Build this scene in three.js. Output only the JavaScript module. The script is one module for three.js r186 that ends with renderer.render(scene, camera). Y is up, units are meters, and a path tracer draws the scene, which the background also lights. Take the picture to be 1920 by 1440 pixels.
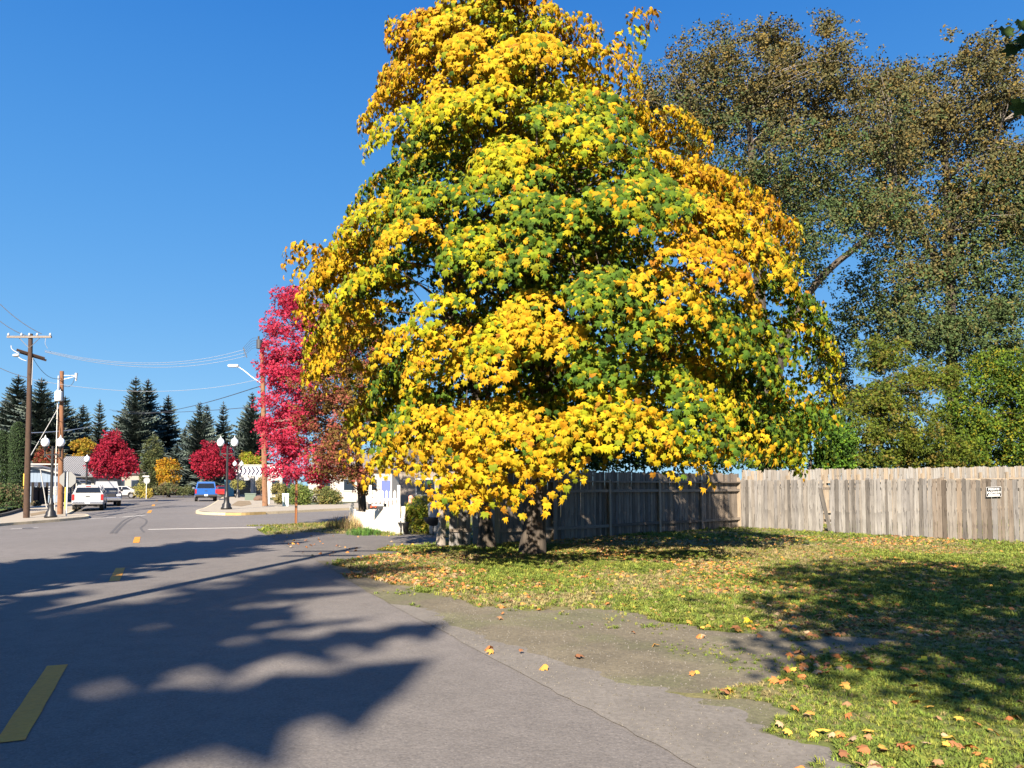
import * as THREE from 'three';
import { mergeGeometries } from 'three/addons/utils/BufferGeometryUtils.js';
import { TessellateModifier } from 'three/addons/modifiers/TessellateModifier.js';
import { RoundedBoxGeometry } from 'three/addons/geometries/RoundedBoxGeometry.js';

// ---------- camera, sky, sun, exposure ----------
const V3 = THREE.Vector3, F = 1478, EYE = 1.65, PITCH = 3 * Math.PI / 180, HORIZON = 908;
const SHIFT = HORIZON - 720 - F * Math.tan(PITCH);            // the phone picture is a crop: the lens axis lies below its middle
const scene = new THREE.Scene();
const camera = new THREE.PerspectiveCamera(2 * Math.atan(720 / F) * 180 / Math.PI, 4 / 3, 0.1, 1500);
camera.position.set(0, EYE, 0); camera.rotation.x = PITCH;
camera.setViewOffset(1920, 1440, 0, -SHIFT, 1920, 1440);
camera.updateProjectionMatrix(); camera.updateMatrixWorld();
const renderer = new THREE.WebGLRenderer({ antialias: true });
renderer.toneMapping = THREE.LinearToneMapping;
renderer.toneMappingExposure = 3.0;
renderer.shadowMap.enabled = true;

const SUN_EL = 39 * Math.PI / 180, SHX = 0.24, SHZ = 0.97;    // shadows fall away from the lens and a little to the right
const toSun = new V3(-SHX * Math.cos(SUN_EL), Math.sin(SUN_EL), SHZ * Math.cos(SUN_EL)).normalize();
{
  const W = 512, H = 256, data = new Float32Array(W * H * 4);
  const hor = [0.165, 0.278, 0.345], mid = [0.045, 0.155, 0.318], zen = [0.0072, 0.060, 0.210];
  for (let j = 0; j < H; j++) for (let i = 0; i < W; i++) {
    const el = ((j + .5) / H - .5) * Math.PI, az = ((i + .5) / W - .5) * 2 * Math.PI;
    const d = new V3(Math.cos(el) * Math.cos(az), Math.sin(el), Math.cos(el) * Math.sin(az));
    const e = Math.max(0, d.y), c = Math.max(0, d.dot(toSun));
    const k1 = 1 - Math.exp(-e * 7.5), k2 = Math.pow(Math.min(1, e / 0.62), 1.25);
    const glow = 0.07 * Math.pow(c, 6) + 0.25 * Math.pow(c, 60);
    for (let q = 0; q < 3; q++) {
      let v = hor[q] * (1 - k1) + mid[q] * k1;
      v = v * (1 - k2) + zen[q] * k2;
      data[(j * W + i) * 4 + q] = v + glow * [1, .97, .9][q];
    }
    data[(j * W + i) * 4 + 3] = 1;
  }
  const sky = new THREE.DataTexture(data, W, H, THREE.RGBAFormat, THREE.FloatType);
  sky.mapping = THREE.EquirectangularReflectionMapping; sky.magFilter = THREE.LinearFilter; sky.needsUpdate = true;
  scene.background = sky; scene.environment = sky;
}
const sun = new THREE.DirectionalLight(0xfff0dc, 5);
sun.position.copy(toSun).multiplyScalar(120); sun.target.position.set(0, 0, -25);
sun.castShadow = true; sun.shadow.mapSize.set(4096, 4096);
Object.assign(sun.shadow.camera, { left: -70, right: 70, top: 70, bottom: -70, near: 1, far: 300 });
scene.add(sun, sun.target);

// ---------- small helpers ----------
let seed = 7;
const R = () => { seed = (seed + 0x6D2B79F5) | 0; let t = Math.imul(seed ^ (seed >>> 15), 1 | seed); t = (t + Math.imul(t ^ (t >>> 7), 61 | t)) ^ t; return ((t ^ (t >>> 14)) >>> 0) / 4294967296; };
const rr = (a, b) => a + (b - a) * R(), clamp = (x, a = 0, b = 1) => Math.min(b, Math.max(a, x));
const ss = (a, b, x) => { const t = clamp((x - a) / (b - a)); return t * t * (3 - 2 * t); };
const lerp = (a, b, t) => a + (b - a) * t;
const hash = (x, y, z) => { let h = Math.imul(x, 374761393) + Math.imul(y, 668265263) + Math.imul(z, 1440662683); h = Math.imul(h ^ (h >>> 13), 1274126177); return ((h ^ (h >>> 16)) >>> 0) / 4294967296; };
function noise(x, y, z = 0) {
  const xi = Math.floor(x), yi = Math.floor(y), zi = Math.floor(z); let fx = x - xi, fy = y - yi, fz = z - zi;
  fx = fx * fx * (3 - 2 * fx); fy = fy * fy * (3 - 2 * fy); fz = fz * fz * (3 - 2 * fz);
  const L = (k) => { const a = hash(xi, yi, k), b = hash(xi + 1, yi, k), c = hash(xi, yi + 1, k), d = hash(xi + 1, yi + 1, k); return a + (b - a) * fx + (c - a + (a - b - c + d) * fx) * fy; };
  const a = L(zi); return fz ? a + (L(zi + 1) - a) * fz : a;
}
const fbm = (x, y, z = 0, o = 3) => { let s = 0, a = .5, n = 0; for (let i = 0; i < o; i++) { s += a * noise(x, y, z); n += a; x *= 2.03; y *= 2.03; z *= 2.03; a *= .5; } return s / n; };

const taken = {};
const numbered = (n) => { const k = taken[n] = (taken[n] ?? -1) + 1; return k ? `${n}_${String(k).padStart(3, '0')}` : n; };
const shade = (o) => { o.castShadow = true; o.receiveShadow = true; return o; };
function thing(name, label, category, p = [0, 0, 0], turn = 0, group) {
  const o = new THREE.Group(); o.name = numbered(name); o.position.set(p[0] ?? p.x, p[1] ?? p.y, p[2] ?? p.z); o.rotation.y = turn;
  o.userData = { label, category }; if (group) o.userData.group = group; scene.add(o); return o;
}
const G = (g) => Array.isArray(g) ? (g.length > 1 ? mergeGeometries(g.map((x) => { const y = x.index ? x.toNonIndexed() : x; for (const k of Object.keys(y.attributes)) if (!['position', 'normal', 'uv'].includes(k)) y.deleteAttribute(k); return y; })) : g[0]) : g;
function part(name, g, m, parent, kind) { const o = shade(new THREE.Mesh(G(g), m)); o.name = name; if (kind) o.userData.kind = kind; parent.add(o); return o; }
function solo(name, g, m, label, category, group) { const o = shade(new THREE.Mesh(G(g), m)); o.name = numbered(name); o.userData = { label, category }; if (group) o.userData.group = group; scene.add(o); return o; }
function struct(name, g, m) { const o = shade(new THREE.Mesh(G(g), m)); o.name = numbered(name); o.userData.kind = 'structure'; scene.add(o); return o; }
function copyOf(o, p, turn, label) { const c = o.clone(); c.name = numbered(o.name.replace(/_\d{3}$/, '')); c.position.copy(p); c.rotation.y = turn; c.userData = { ...o.userData }; if (label) c.userData.label = label; scene.add(c); return c; }

// ---------- the lie of the land: street axes u (across, right) and t (along), and a shallow dip at the far left corner ----------
const TH = Math.atan((960 - 312) / F), CT = Math.cos(TH), ST = Math.sin(TH);
const UT = (x, z) => [x * CT - z * ST, -x * ST - z * CT];
const XZ = (u, t) => [u * CT - t * ST, -(u * ST + t * CT)];
function gh(x, z) { const [u, t] = UT(x, z); return -0.42 * Math.exp(-(((u + 9) / 7) ** 2) - (((t - 52) / 22) ** 2)); }
function ray(px, py) { const y = -(py - 720 - SHIFT) / F; const c = Math.cos(PITCH), s = Math.sin(PITCH); return new V3((px - 960) / F, y * c + s, y * s - c); }
const at = (px, py, depth) => { const d = ray(px, py); return new V3(0, EYE, 0).addScaledVector(d, depth / -d.z); };
function gp(px, py, h = 0) { const d = ray(px, py); let k = EYE / -d.y, p; for (let i = 0; i < 30; i++) { p = new V3(d.x * k, 0, d.z * k); const y = gh(p.x, p.z) + h; k = (EYE - y) / -d.y; } return new V3(d.x * k, EYE + d.y * k, d.z * k); }
const onGround = (px, depth) => { const p = at(px, HORIZON, depth); p.y = gh(p.x, p.z); return p; };

function drape(pts, off, tile, maxEdge = 1.2, col) {             // polygon of [x, z] laid on the land
  const sh = new THREE.Shape(pts.map(([x, z]) => new THREE.Vector2(x, -z)));
  let g = new THREE.ShapeGeometry(sh);
  g = new TessellateModifier(maxEdge, 9).modify(g);
  const p = g.attributes.position, uv = new Float32Array(p.count * 2), nn = new Float32Array(p.count * 3), c = col && new Float32Array(p.count * 3);
  for (let i = 0; i < p.count; i++) {
    const x = p.getX(i), z = -p.getY(i); p.setXYZ(i, x, gh(x, z) + off, z); uv[2 * i] = x / tile; uv[2 * i + 1] = z / tile; nn[3 * i + 1] = 1;
    if (col) { const k = col(x, z); c[3 * i] = k[0]; c[3 * i + 1] = k[1]; c[3 * i + 2] = k[2]; }
  }
  g.setAttribute('uv', new THREE.BufferAttribute(uv, 2)); g.setAttribute('normal', new THREE.BufferAttribute(nn, 3));
  if (col) g.setAttribute('color', new THREE.BufferAttribute(c, 3));
  return g;
}
const xz = (list) => list.map(([a, b]) => { const p = gp(a, b); return [p.x, p.z]; });
function strip(pts, w, off) {                                    // ribbon of width w along points [x, z]
  const L = [], Q = [];
  pts.forEach(([x, z], i) => { const a = pts[Math.max(0, i - 1)], b = pts[Math.min(pts.length - 1, i + 1)]; let dx = b[0] - a[0], dz = b[1] - a[1]; const l = Math.hypot(dx, dz) || 1; const k = (typeof w === 'function' ? w(i / (pts.length - 1)) : w) / 2; L.push([x - dz / l * k, z + dx / l * k]); Q.push([x + dz / l * k, z - dx / l * k]); });
  const pos = [], idx = [], uv = [];
  for (let i = 0; i < pts.length; i++) for (const q of [L[i], Q[i]]) { pos.push(q[0], gh(q[0], q[1]) + off, q[1]); uv.push(q[0] / 4, q[1] / 4); }
  for (let i = 0; i + 1 < pts.length; i++) idx.push(2 * i, 2 * i + 1, 2 * i + 2, 2 * i + 1, 2 * i + 3, 2 * i + 2);
  const g = new THREE.BufferGeometry(); g.setAttribute('position', new THREE.Float32BufferAttribute(pos, 3)); g.setAttribute('uv', new THREE.Float32BufferAttribute(uv, 2)); g.setIndex(idx); g.computeVertexNormals(); if (g.attributes.normal.getY(0) < 0) { for (let i = 0; i < idx.length; i += 3) [idx[i], idx[i + 1]] = [idx[i + 1], idx[i]]; g.setIndex(idx); }
  const n = g.attributes.normal; for (let i = 0; i < n.count; i++) n.setXYZ(i, 0, 1, 0); return g;
}
const curve = (pts, n) => new THREE.CatmullRomCurve3(pts.map(([x, z]) => new V3(x, 0, z))).getPoints(n).map((p) => [p.x, p.z]);
function wallStrip(pts, w, h, sink = .1) {                       // kerb: a solid ribbon w wide and h high following points [x, z]
  const top = strip(pts, w, h).toNonIndexed(), gs = [top];
  for (const s of [-1, 1]) {
    const pos = [], idx = [], uv = []; let run = 0;
    pts.forEach(([x, z], i) => { const a = pts[Math.max(0, i - 1)], b = pts[Math.min(pts.length - 1, i + 1)]; const dx = b[0] - a[0], dz = b[1] - a[1], l = Math.hypot(dx, dz) || 1; const qx = x - s * dz / l * w / 2, qz = z + s * dx / l * w / 2; pos.push(qx, gh(qx, qz) + h, qz, qx, gh(qx, qz) - sink, qz); run += i ? Math.hypot(x - pts[i - 1][0], z - pts[i - 1][1]) : 0; uv.push(run / 4, h / 4, run / 4, 0); });
    for (let i = 0; i + 1 < pts.length; i++) idx.push(2 * i, 2 * i + 1, 2 * i + 2, 2 * i + 1, 2 * i + 3, 2 * i + 2);
    const g = new THREE.BufferGeometry(); g.setAttribute('position', new THREE.Float32BufferAttribute(pos, 3)); g.setAttribute('uv', new THREE.Float32BufferAttribute(uv, 2)); g.setIndex(idx); g.computeVertexNormals(); gs.push(g.toNonIndexed());
  }
  return mergeGeometries(gs.map((g) => { g.computeVertexNormals(); return g; }));
}
const box = (w, h, d, x = 0, y = 0, z = 0) => new THREE.BoxGeometry(w, h, d).translate(x, y, z);
const rbox = (w, h, d, r, x = 0, y = 0, z = 0) => new RoundedBoxGeometry(w, h, d, 2, r).translate(x, y, z);
const cyl = (r0, r1, h, n = 12, x = 0, y = 0, z = 0) => new THREE.CylinderGeometry(r1, r0, h, n).translate(x, y + h / 2, z);
const lathe = (pts, n = 16) => new THREE.LatheGeometry(pts.map(([r, y]) => new THREE.Vector2(r, y)), n);
function tube(pts, r, seg = 16, rad = 6) { return new THREE.TubeGeometry(new THREE.CatmullRomCurve3(pts.map((p) => p.isVector3 ? p : new V3(...p))), seg, r, rad); }
function limb(pts, r0, r1, seg = 10, rad = 7, rough = .12) {      // tapered, slightly knotty branch
  const c = new THREE.CatmullRomCurve3(pts), g = new THREE.TubeGeometry(c, seg, 1, rad), p = g.attributes.position;
  for (let i = 0; i <= seg; i++) { const q = c.getPointAt(i / seg), rad0 = lerp(r0, r1, i / seg);
    for (let j = 0; j <= rad; j++) { const k = i * (rad + 1) + j, v = new V3().fromBufferAttribute(p, k).sub(q).multiplyScalar(rad0 * (1 + rough * (noise(q.x * 3 + (j % rad) * 1.7, q.y * 3, q.z * 3) - .5) * 2)); p.setXYZ(k, q.x + v.x, q.y + v.y, q.z + v.z); } }
  g.computeVertexNormals(); return g;
}
function beam(a, b, w, h) { const d = b.clone().sub(a), l = d.length(), g = new THREE.BoxGeometry(w, h, l); g.applyQuaternion(new THREE.Quaternion().setFromUnitVectors(new V3(0, 0, 1), d.normalize())); return g.translate((a.x + b.x) / 2, (a.y + b.y) / 2, (a.z + b.z) / 2); }
function hexa(b, t) {                                            // solid between a lower and an upper quad, each four [x, y, z]
  const q = [[b[0], b[1], t[1], t[0]], [b[1], b[2], t[2], t[1]], [b[2], b[3], t[3], t[2]], [b[3], b[0], t[0], t[3]], [t[0], t[1], t[2], t[3]], [b[3], b[2], b[1], b[0]]], pos = [], uv = [];
  for (const f of q) for (const i of [0, 1, 2, 0, 2, 3]) { pos.push(...f[i]); uv.push(...[[0, 0], [1, 0], [1, 1], [0, 1]][i]); }
  const g = new THREE.BufferGeometry(); g.setAttribute('position', new THREE.Float32BufferAttribute(pos, 3)); g.setAttribute('uv', new THREE.Float32BufferAttribute(uv, 2)); g.computeVertexNormals(); return g;
}
const rect = (w0, w1, y, z0, z1) => [[w0, y, z0], [w1, y, z0], [w1, y, z1], [w0, y, z1]];

// ---------- materials ----------
const C = (r, g, b) => new THREE.Color().setRGB(r, g, b);
const DULL = .74, dull = (c) => { const m = Math.max(...c); return m > .55 && m < .99 ? c : c.map((v) => v * DULL); };   // base colours as they are in plain daylight; painted whites stay
const M = (c, rough = .85, o = {}) => new THREE.MeshStandardMaterial({ color: C(...dull(c)), roughness: rough, ...o });
function tex(w, h, f, srgb = true) {                             // f(x, y) gives linear colour in 0..1
  const d = new Uint8Array(w * h * 4), e = (v) => 255 * (srgb ? (v <= .0031308 ? v * 12.92 : 1.055 * Math.pow(v, 1 / 2.4) - .055) : v);
  for (let y = 0; y < h; y++) for (let x = 0; x < w; x++) { const c = f(x, y), k = (y * w + x) * 4; for (let q = 0; q < 3; q++) d[k + q] = clamp(e(clamp(c[q])), 0, 255); d[k + 3] = 255; }
  const t = new THREE.DataTexture(d, w, h); t.wrapS = t.wrapT = THREE.RepeatWrapping; t.magFilter = THREE.LinearFilter; t.minFilter = THREE.LinearMipmapLinearFilter; t.generateMipmaps = true;
  if (srgb) t.colorSpace = THREE.SRGBColorSpace; t.needsUpdate = true; return t;
}
const tileN = (x, y, n, cells, z = 0) => { const u = x / n * cells, v = y / n * cells, xi = Math.floor(u), yi = Math.floor(v); let fx = u - xi, fy = v - yi; fx = fx * fx * (3 - 2 * fx); fy = fy * fy * (3 - 2 * fy); const h = (a, b) => hash((a + cells) % cells, (b + cells) % cells, z), a = h(xi, yi), b = h(xi + 1, yi), c = h(xi, yi + 1), d = h(xi + 1, yi + 1); return a + (b - a) * fx + (c - a + (a - b - c + d) * fx) * fy; };
const aggregate = tex(1024, 1024, (x, y) => { const k = .62 + .28 * tileN(x, y, 1024, 512) + .22 * tileN(x, y, 1024, 256, 3) + .14 * tileN(x, y, 1024, 24, 5) - .12, s = hash(x >> 1, y >> 1, 9) > .985 ? .5 : 0, d = hash(x >> 1, y >> 1, 19) > .99 ? -.3 : 0; const v = clamp((k + s + d) * .78); return [v, v * .975, v * .95]; });
const aggBump = tex(512, 512, (x, y) => { const v = .5 * tileN(x, y, 512, 256) + .5 * tileN(x, y, 512, 128, 4); return [v, v, v]; }, false);
const concTex = tex(512, 512, (x, y) => { const v = .7 + .15 * tileN(x, y, 512, 128) + .12 * tileN(x, y, 512, 16, 2) + (hash(x, y, 5) - .5) * .1; return [v, v * .97, v * .9]; });
const grain = (w, h, base, dark, knots) => { const K = Array.from({ length: knots }, () => [R() * w, R() * h, rr(5, 11)]); return tex(w, h, (x, y) => {
  let bend = 0, kn = 0; for (const [a, b, r] of K) { const dx = x - a, dy = (y - b) * .45, d = Math.hypot(dx, dy); bend += dx / (1 + (d / r) ** 2) * .7; if (d < r * .8) kn = Math.max(kn, 1 - d / (r * .8)); }
  const X = x + bend, f = .45 * noise(X * .11, y * .004, 1) + .3 * noise(X * .33, y * .01, 2) + .25 * noise(X * .9, y * .03, 3); const cr = noise(X * .5, y * .008, 8) > .82 ? .45 : 0; const pt = fbm(x * .012, y * .006, 4);
  const k = clamp(1.25 - f * .75 - cr - kn * .5) * lerp(.8, 1.15, pt); return [lerp(dark[0], base[0], k), lerp(dark[1], base[1], k), lerp(dark[2], base[2], k)]; }); };
const woodA = grain(512, 1024, [.35, .333, .31], [.04, .036, .033], 6), woodB = grain(512, 1024, [.27, .225, .18], [.05, .038, .03], 7), poleTex = grain(256, 1024, [.20, .11, .062], [.055, .032, .02], 3);
for (const t of [woodA, woodB]) t.repeat.set(.25, 1);
const barkTex = tex(256, 512, (x, y) => { const f = fbm(x * .07, y * .012, 2, 4), k = clamp((f - .25) * 1.7); return [lerp(.025, .15, k), lerp(.02, .12, k), lerp(.016, .09, k)]; });
const stainMap = (t, rgb) => M(rgb, .9, { map: t, bumpMap: t, bumpScale: .004 });
// ---------- ground, streets, pavements ----------
const mAsphalt = M([.31, .29, .272], .92, { map: aggregate, bumpMap: aggBump, bumpScale: .004, vertexColors: true });
const mConcrete = M([.52, .47, .39], .92, { map: concTex, bumpMap: aggBump, bumpScale: .002 });
const mKerb = M([.56, .49, .36], .9, { map: concTex });
const mKerbYellow = M([.54, .40, .18], .8, { map: concTex });
const mYellow = M([.64, .285, .022], .75, { map: concTex, bumpMap: aggBump, bumpScale: .003 });
const mWhite = M([.78, .77, .74], .75, { map: concTex });
const mSkid = M([.11, .104, .1], .9), mSeal = M([.035, .035, .037], .6);
const mSoil = M([.15, .115, .075], .98, { map: concTex, vertexColors: true });
{ // the land as one sheet to the horizon
  const N = 90, pos = [], idx = [], uv = [], col = [], f = (k) => Math.sign(k) * (Math.abs(k) * .9 + Math.pow(Math.abs(k), 2.6) * .0075);
  for (let j = -N; j <= N; j++) for (let i = -N; i <= N; i++) {
    const x = f(i), z = f(j) - 40, n = fbm(x * .06, z * .06, 3); pos.push(x, gh(x, z) - .035, z); uv.push(x / 5, z / 5);
    const k = ss(.4, .62, n); col.push(lerp(1, .62, k), lerp(1, 1.15, k), lerp(1, .6, k));
  }
  const S = 2 * N + 1; for (let j = 0; j < S - 1; j++) for (let i = 0; i < S - 1; i++) { const a = j * S + i; idx.push(a, a + S, a + 1, a + 1, a + S, a + S + 1); }
  const g = new THREE.BufferGeometry(); g.setAttribute('position', new THREE.Float32BufferAttribute(pos, 3)); g.setAttribute('uv', new THREE.Float32BufferAttribute(uv, 2)); g.setAttribute('color', new THREE.Float32BufferAttribute(col, 3)); g.setIndex(idx); g.computeVertexNormals();
  struct('ground', g, mSoil);
}
const patchy = (x, z) => { const [u, t] = UT(x, z); const w = fbm(u * .5, t * .07, 2), v = fbm(x * .35, z * .35, 6); const k = .78 + .3 * w + .22 * (v - .5); return [k, k, k * (1 + .03 * (v - .5))]; };
const utPoly = (l) => l.map(([u, t]) => XZ(u, t));
const road = struct('road', drape(utPoly([[-5.0, -30], [3.1, -30], [3.1, 26], [9, 27], [60, 27], [60, 62], [8, 62], [7, 130], [16, 190], [8, 230], [-14, 230], [-16, 130], [-13, 70], [-60, 62], [-60, 24], [-5.5, 24]]), 0, 4, 1.3, patchy), mAsphalt);
const roadPart = (name, g, m) => part(name, g, m, road);
const ragged = (pts, w, off) => { const p = []; for (let i = 0; i + 1 < pts.length; i++) for (let k = 0; k < 10; k++) p.push([lerp(pts[i][0], pts[i + 1][0], k / 10), lerp(pts[i][1], pts[i + 1][1], k / 10)]); p.push(pts.at(-1)); return strip(p, (s) => w * (1 + .12 * (noise(s * 37, 4) - .5)), off); };
for (const [a, b, w] of [[[108, 1248], [18, 1392], .17], [[226, 1065], [214, 1090], .17], [[258, 1007], [255, 1018], .17], [[282, 957], [279, 962], .22], [[288.5, 946], [287, 949], .22], [[295, 937.5], [293, 940], .22]]) { const L = xz([a, b]); roadPart('lane_dash', ragged(L, w, .006), mYellow); }
roadPart('stop_line', ragged(xz([[278, 993], [480, 989.5]]), .3, .006), mWhite);
roadPart('stop_line', ragged(xz([[166, 973], [217, 970]]), .3, .006), mWhite);
roadPart('stop_line', ragged(xz([[228, 970], [272, 966]]), .3, .006), mWhite);
roadPart('crosswalk_line', ragged(xz([[20, 992], [72, 989]]), .25, .006), mWhite);
for (const y of [954.5, 949]) roadPart('parking_mark', ragged(xz([[362, y], [378, y - .5]]), .12, .006), mWhite);
for (const [pts, w] of [[[[208, 1000], [222, 985], [232, 976], [245, 970], [262, 963]], .1], [[[216, 1000], [229, 986], [240, 977], [256, 969], [272, 962]], .1], [[[258, 968], [274, 975], [272, 983], [264, 990], [270, 998]], .08]]) roadPart('skid_mark', strip(curve(xz(pts), 24), w, .005), mSkid);
for (const pts of [[[170, 966], [215, 957], [260, 950], [320, 942]], [[190, 970], [240, 960], [290, 952], [330, 947]]]) roadPart('crack_seal', strip(curve(xz(pts), 20), (s) => .12 + .06 * noise(s * 20, 1), .005), mSeal);
part('manhole_cover', new THREE.CylinderGeometry(.36, .36, .02, 20).translate(...gp(248, 942).add(new V3(0, .0, 0)).toArray()), M([.08, .08, .08], .6, { metalness: .5 }), road);
part('manhole_cover', new THREE.CylinderGeometry(.32, .32, .02, 20).translate(...gp(58, 990.5).toArray()), M([.07, .07, .07], .6, { metalness: .5 }), road);

// pavements and kerbs at the far corners
const K = .13;
const rightWalk = [[368, 961.5], [385, 956], [412, 938.5], [430, 925], [447, 917.5], [470, 917.5], [492, 927], [508, 940], [560, 950.5], [640, 947.5], [760, 940], [760, 952], [640, 956.5], [500, 963.5], [452, 965.5], [400, 965]];
struct('pavement', drape(xz(rightWalk), K, 4, 1.5), mConcrete);
{ const k = struct('kerb', wallStrip(curve(xz([[760, 952.5], [640, 957], [500, 964], [452, 966], [400, 965.5], [372, 963], [372, 960], [386, 955.5], [413, 938], [431, 925], [447, 917.5]]), 70), .16, K + .006), mKerb);
  part('painted_kerb', wallStrip(curve(xz([[497, 964.3], [452, 966.3], [424, 966.2]]), 12), .15, K + .01), mKerbYellow, k); }
const bedM = M([.33, .25, .15], .98, { map: concTex });
for (const l of [[[433, 951], [446, 942], [468, 942], [472, 949], [452, 953]], [[430, 934], [436, 930], [446, 930], [448, 934]]]) struct('planting_bed', drape(xz(l), K + .012, 3, 2), bedM);
const leftWalk = [[-90, 999], [0, 986], [60, 981.5], [120, 976.5], [160, 972.5], [163, 969], [150, 967.5], [118, 969], [140, 958], [158, 948], [120, 944], [70, 950], [46, 957], [0, 972], [-90, 992]];
struct('pavement', drape(xz(leftWalk), K, 4, 1.5), mConcrete);
struct('kerb', wallStrip(curve(xz([[-90, 999.5], [0, 986.5], [60, 982], [120, 977], [158, 973], [163, 970], [150, 967.8], [118, 969.5]]), 50), .16, K + .006), mKerb);
struct('kerb', wallStrip(curve(xz([[118, 969.3], [140, 958], [158, 948]]), 14), .16, K + .004), mKerb);
struct('planting_bed', drape(xz([[56, 967], [84, 962], [88, 966], [58, 972]]), K + .012, 3, 2), bedM);
const mLawnFar = M([.10, .17, .03], .95, { map: concTex });
struct('lawn', drape(xz([[-120, 985], [0, 966], [45, 954], [40, 948], [-120, 952]]), .28, 3, 1.5), mLawnFar);
struct('retaining_kerb', wallStrip(curve(xz([[-120, 990], [0, 973], [47, 958.5]]), 20), .2, .3), M([.10, .095, .085], .9, { map: concTex }));

// near right: lawn, gravel apron, old driveway: one sheet whose colour map says what the soil carries
const inPoly = (P, x, z) => { let c = false; for (let i = 0, j = P.length - 1; i < P.length; j = i++) if ((P[i][1] > z) !== (P[j][1] > z) && x < (P[j][0] - P[i][0]) * (z - P[i][1]) / (P[j][1] - P[i][1]) + P[i][0]) c = !c; return c; };
const apron = xz([[560, 1030], [600, 1053], [640, 1072], [690, 1082], [760, 1108], [870, 1135], [1000, 1146], [1150, 1150], [1290, 1163], [1400, 1178], [1480, 1190], [1600, 1200], [1680, 1212], [1600, 1224], [1500, 1232], [1400, 1262], [1310, 1288], [1250, 1302], [1300, 1322], [1390, 1350], [1500, 1400], [1570, 1445], [1640, 1520], [1100, 1520], [1150, 1440], [900, 1275], [620, 1110], [540, 1055]]);
const drive = xz([[470, 1003], [520, 1001], [600, 1000], [660, 1003], [740, 1001], [800, 1003], [838, 1012], [800, 1022], [745, 1026], [720, 1040], [690, 1047], [640, 1050], [590, 1052], [540, 1032]]);
const oldEdge = xz([[600, 1110], [860, 1275], [1100, 1440], [1200, 1560], [1700, 1560], [1570, 1445], [1490, 1398], [1390, 1352], [1240, 1300], [1100, 1250], [900, 1185], [780, 1140]]);
const X0 = -13, X1 = 27, Z0 = -37, Z1 = 3, LT = 1600;
const warp = (x, z, s, a) => [x + (fbm(x * s, z * s, 11) - .5) * a + (noise(x * 9, z * 9, 4) - .5) * .12, z + (fbm(x * s, z * s, 17) - .5) * a + (noise(x * 9, z * 9, 7) - .5) * .12];
function cover(x, z) {                                            // 0 gravel, 1 lawn, 2 driveway, 3 crumbling old asphalt
  const [a, b] = warp(x, z, 1.0, 1.5);
  if (inPoly(drive, a, b)) return 2;
  const [e, f] = warp(x, z, 1.8, .8);
  if (inPoly(oldEdge, e, f)) return 3;
  if (inPoly(apron, a, b)) return 0;
  return 1;
}
const lush = (x, z) => fbm(x * .45, z * .45, 21, 4) * .7 + fbm(x * 2.1, z * 2.1, 23) * .3;
const soilAt = (i, j, x, z) => {
  const c = cover(x, z), f = hash(i, j, 3), g2 = noise(i * .5, j * .5, 2), l = lush(x, z), fine = noise(x * 38, z * 38, 6);
  if (c === 2) { const k = (.125 + .05 * fbm(x * 2, z * 2, 5)) * (.75 + .5 * f); return [k * 1.04, k * .95, k * .86]; }
  if (c === 3) { const k = (.15 + .06 * fbm(x * 3, z * 3, 5)) * (.72 + .3 * f + .28 * fine); return [k * 1.12, k * 1.02, k * .88]; }
  const m = .6 * ss(.5, .7, fbm(x * 1.1, z * 1.1, 31)) * (.35 + .65 * g2);
  if (c === 0) { const k = (.105 + .075 * fbm(x * 2.4, z * 2.4, 8)) * (.55 + .55 * f + .4 * fine); return [lerp(k * 1.2, k * .95, m), lerp(k * 1.03, k * 1.08, m), lerp(k * .68, k * .38, m)]; }
  const dry = ss(.58, .4, l), k = .5 + .6 * f * g2 + .45 * fine;
  return [lerp(.135, .235, dry) * k, lerp(.165, .205, dry) * k, lerp(.03, .08, dry) * k];
};
const lotOutline = utPoly([[2.85, -3]]).concat(xz([[1309, 1440], [1000, 1275], [690, 1110], [600, 1055], [540, 1026], [500, 1004], [484, 995], [492, 990.5], [530, 987], [600, 981], [640, 975], [665, 970], [760, 962], [1000, 955]]), [[26.5, -36.5], [26.5, 2.5], [3.5, 2.5]]);
const edgeWob = lotOutline.flatMap(([x, z], i) => { if (i < 1 || i > 4) return [[x, z]]; const [a, b] = lotOutline[i + 1]; return Array.from({ length: 14 }, (_, k) => { const s = k / 14; return [lerp(x, a, s) + .05 * (noise(s * 23 + i * 9, 5) - .5), lerp(z, b, s) + .03 * (noise(s * 19 + i * 7, 8) - .5)]; }); });
function soilSheet(poly, n, x0, x1, z0, z1, off, edge, bump) {
  const t = tex(n, n, (i, j) => soilAt(i, j, lerp(x0, x1, (i + .5) / n), lerp(z0, z1, (j + .5) / n))); t.wrapS = t.wrapT = THREE.ClampToEdgeWrapping;
  const g = drape(poly, off, 1, edge), p = g.attributes.position, uv = g.attributes.uv;
  for (let i = 0; i < p.count; i++) { const x = p.getX(i), z = p.getZ(i); uv.setXY(i, (x - x0) / (x1 - x0), (z - z0) / (z1 - z0)); p.setY(i, p.getY(i) + lawnLift(x, z)); }
  g.computeVertexNormals(); return [g, M([1, 1, 1], .96, { map: t, bumpMap: t, bumpScale: bump })];
}
const lawnLift = (x, z) => .03 * noise(x * .8, z * .8, 3) * ss(2.85, 5, UT(x, z)[0]);
const lot = struct('lawn', ...soilSheet(edgeWob, LT, X0, X1, Z0, Z1, .003, .8, .006));
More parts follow.
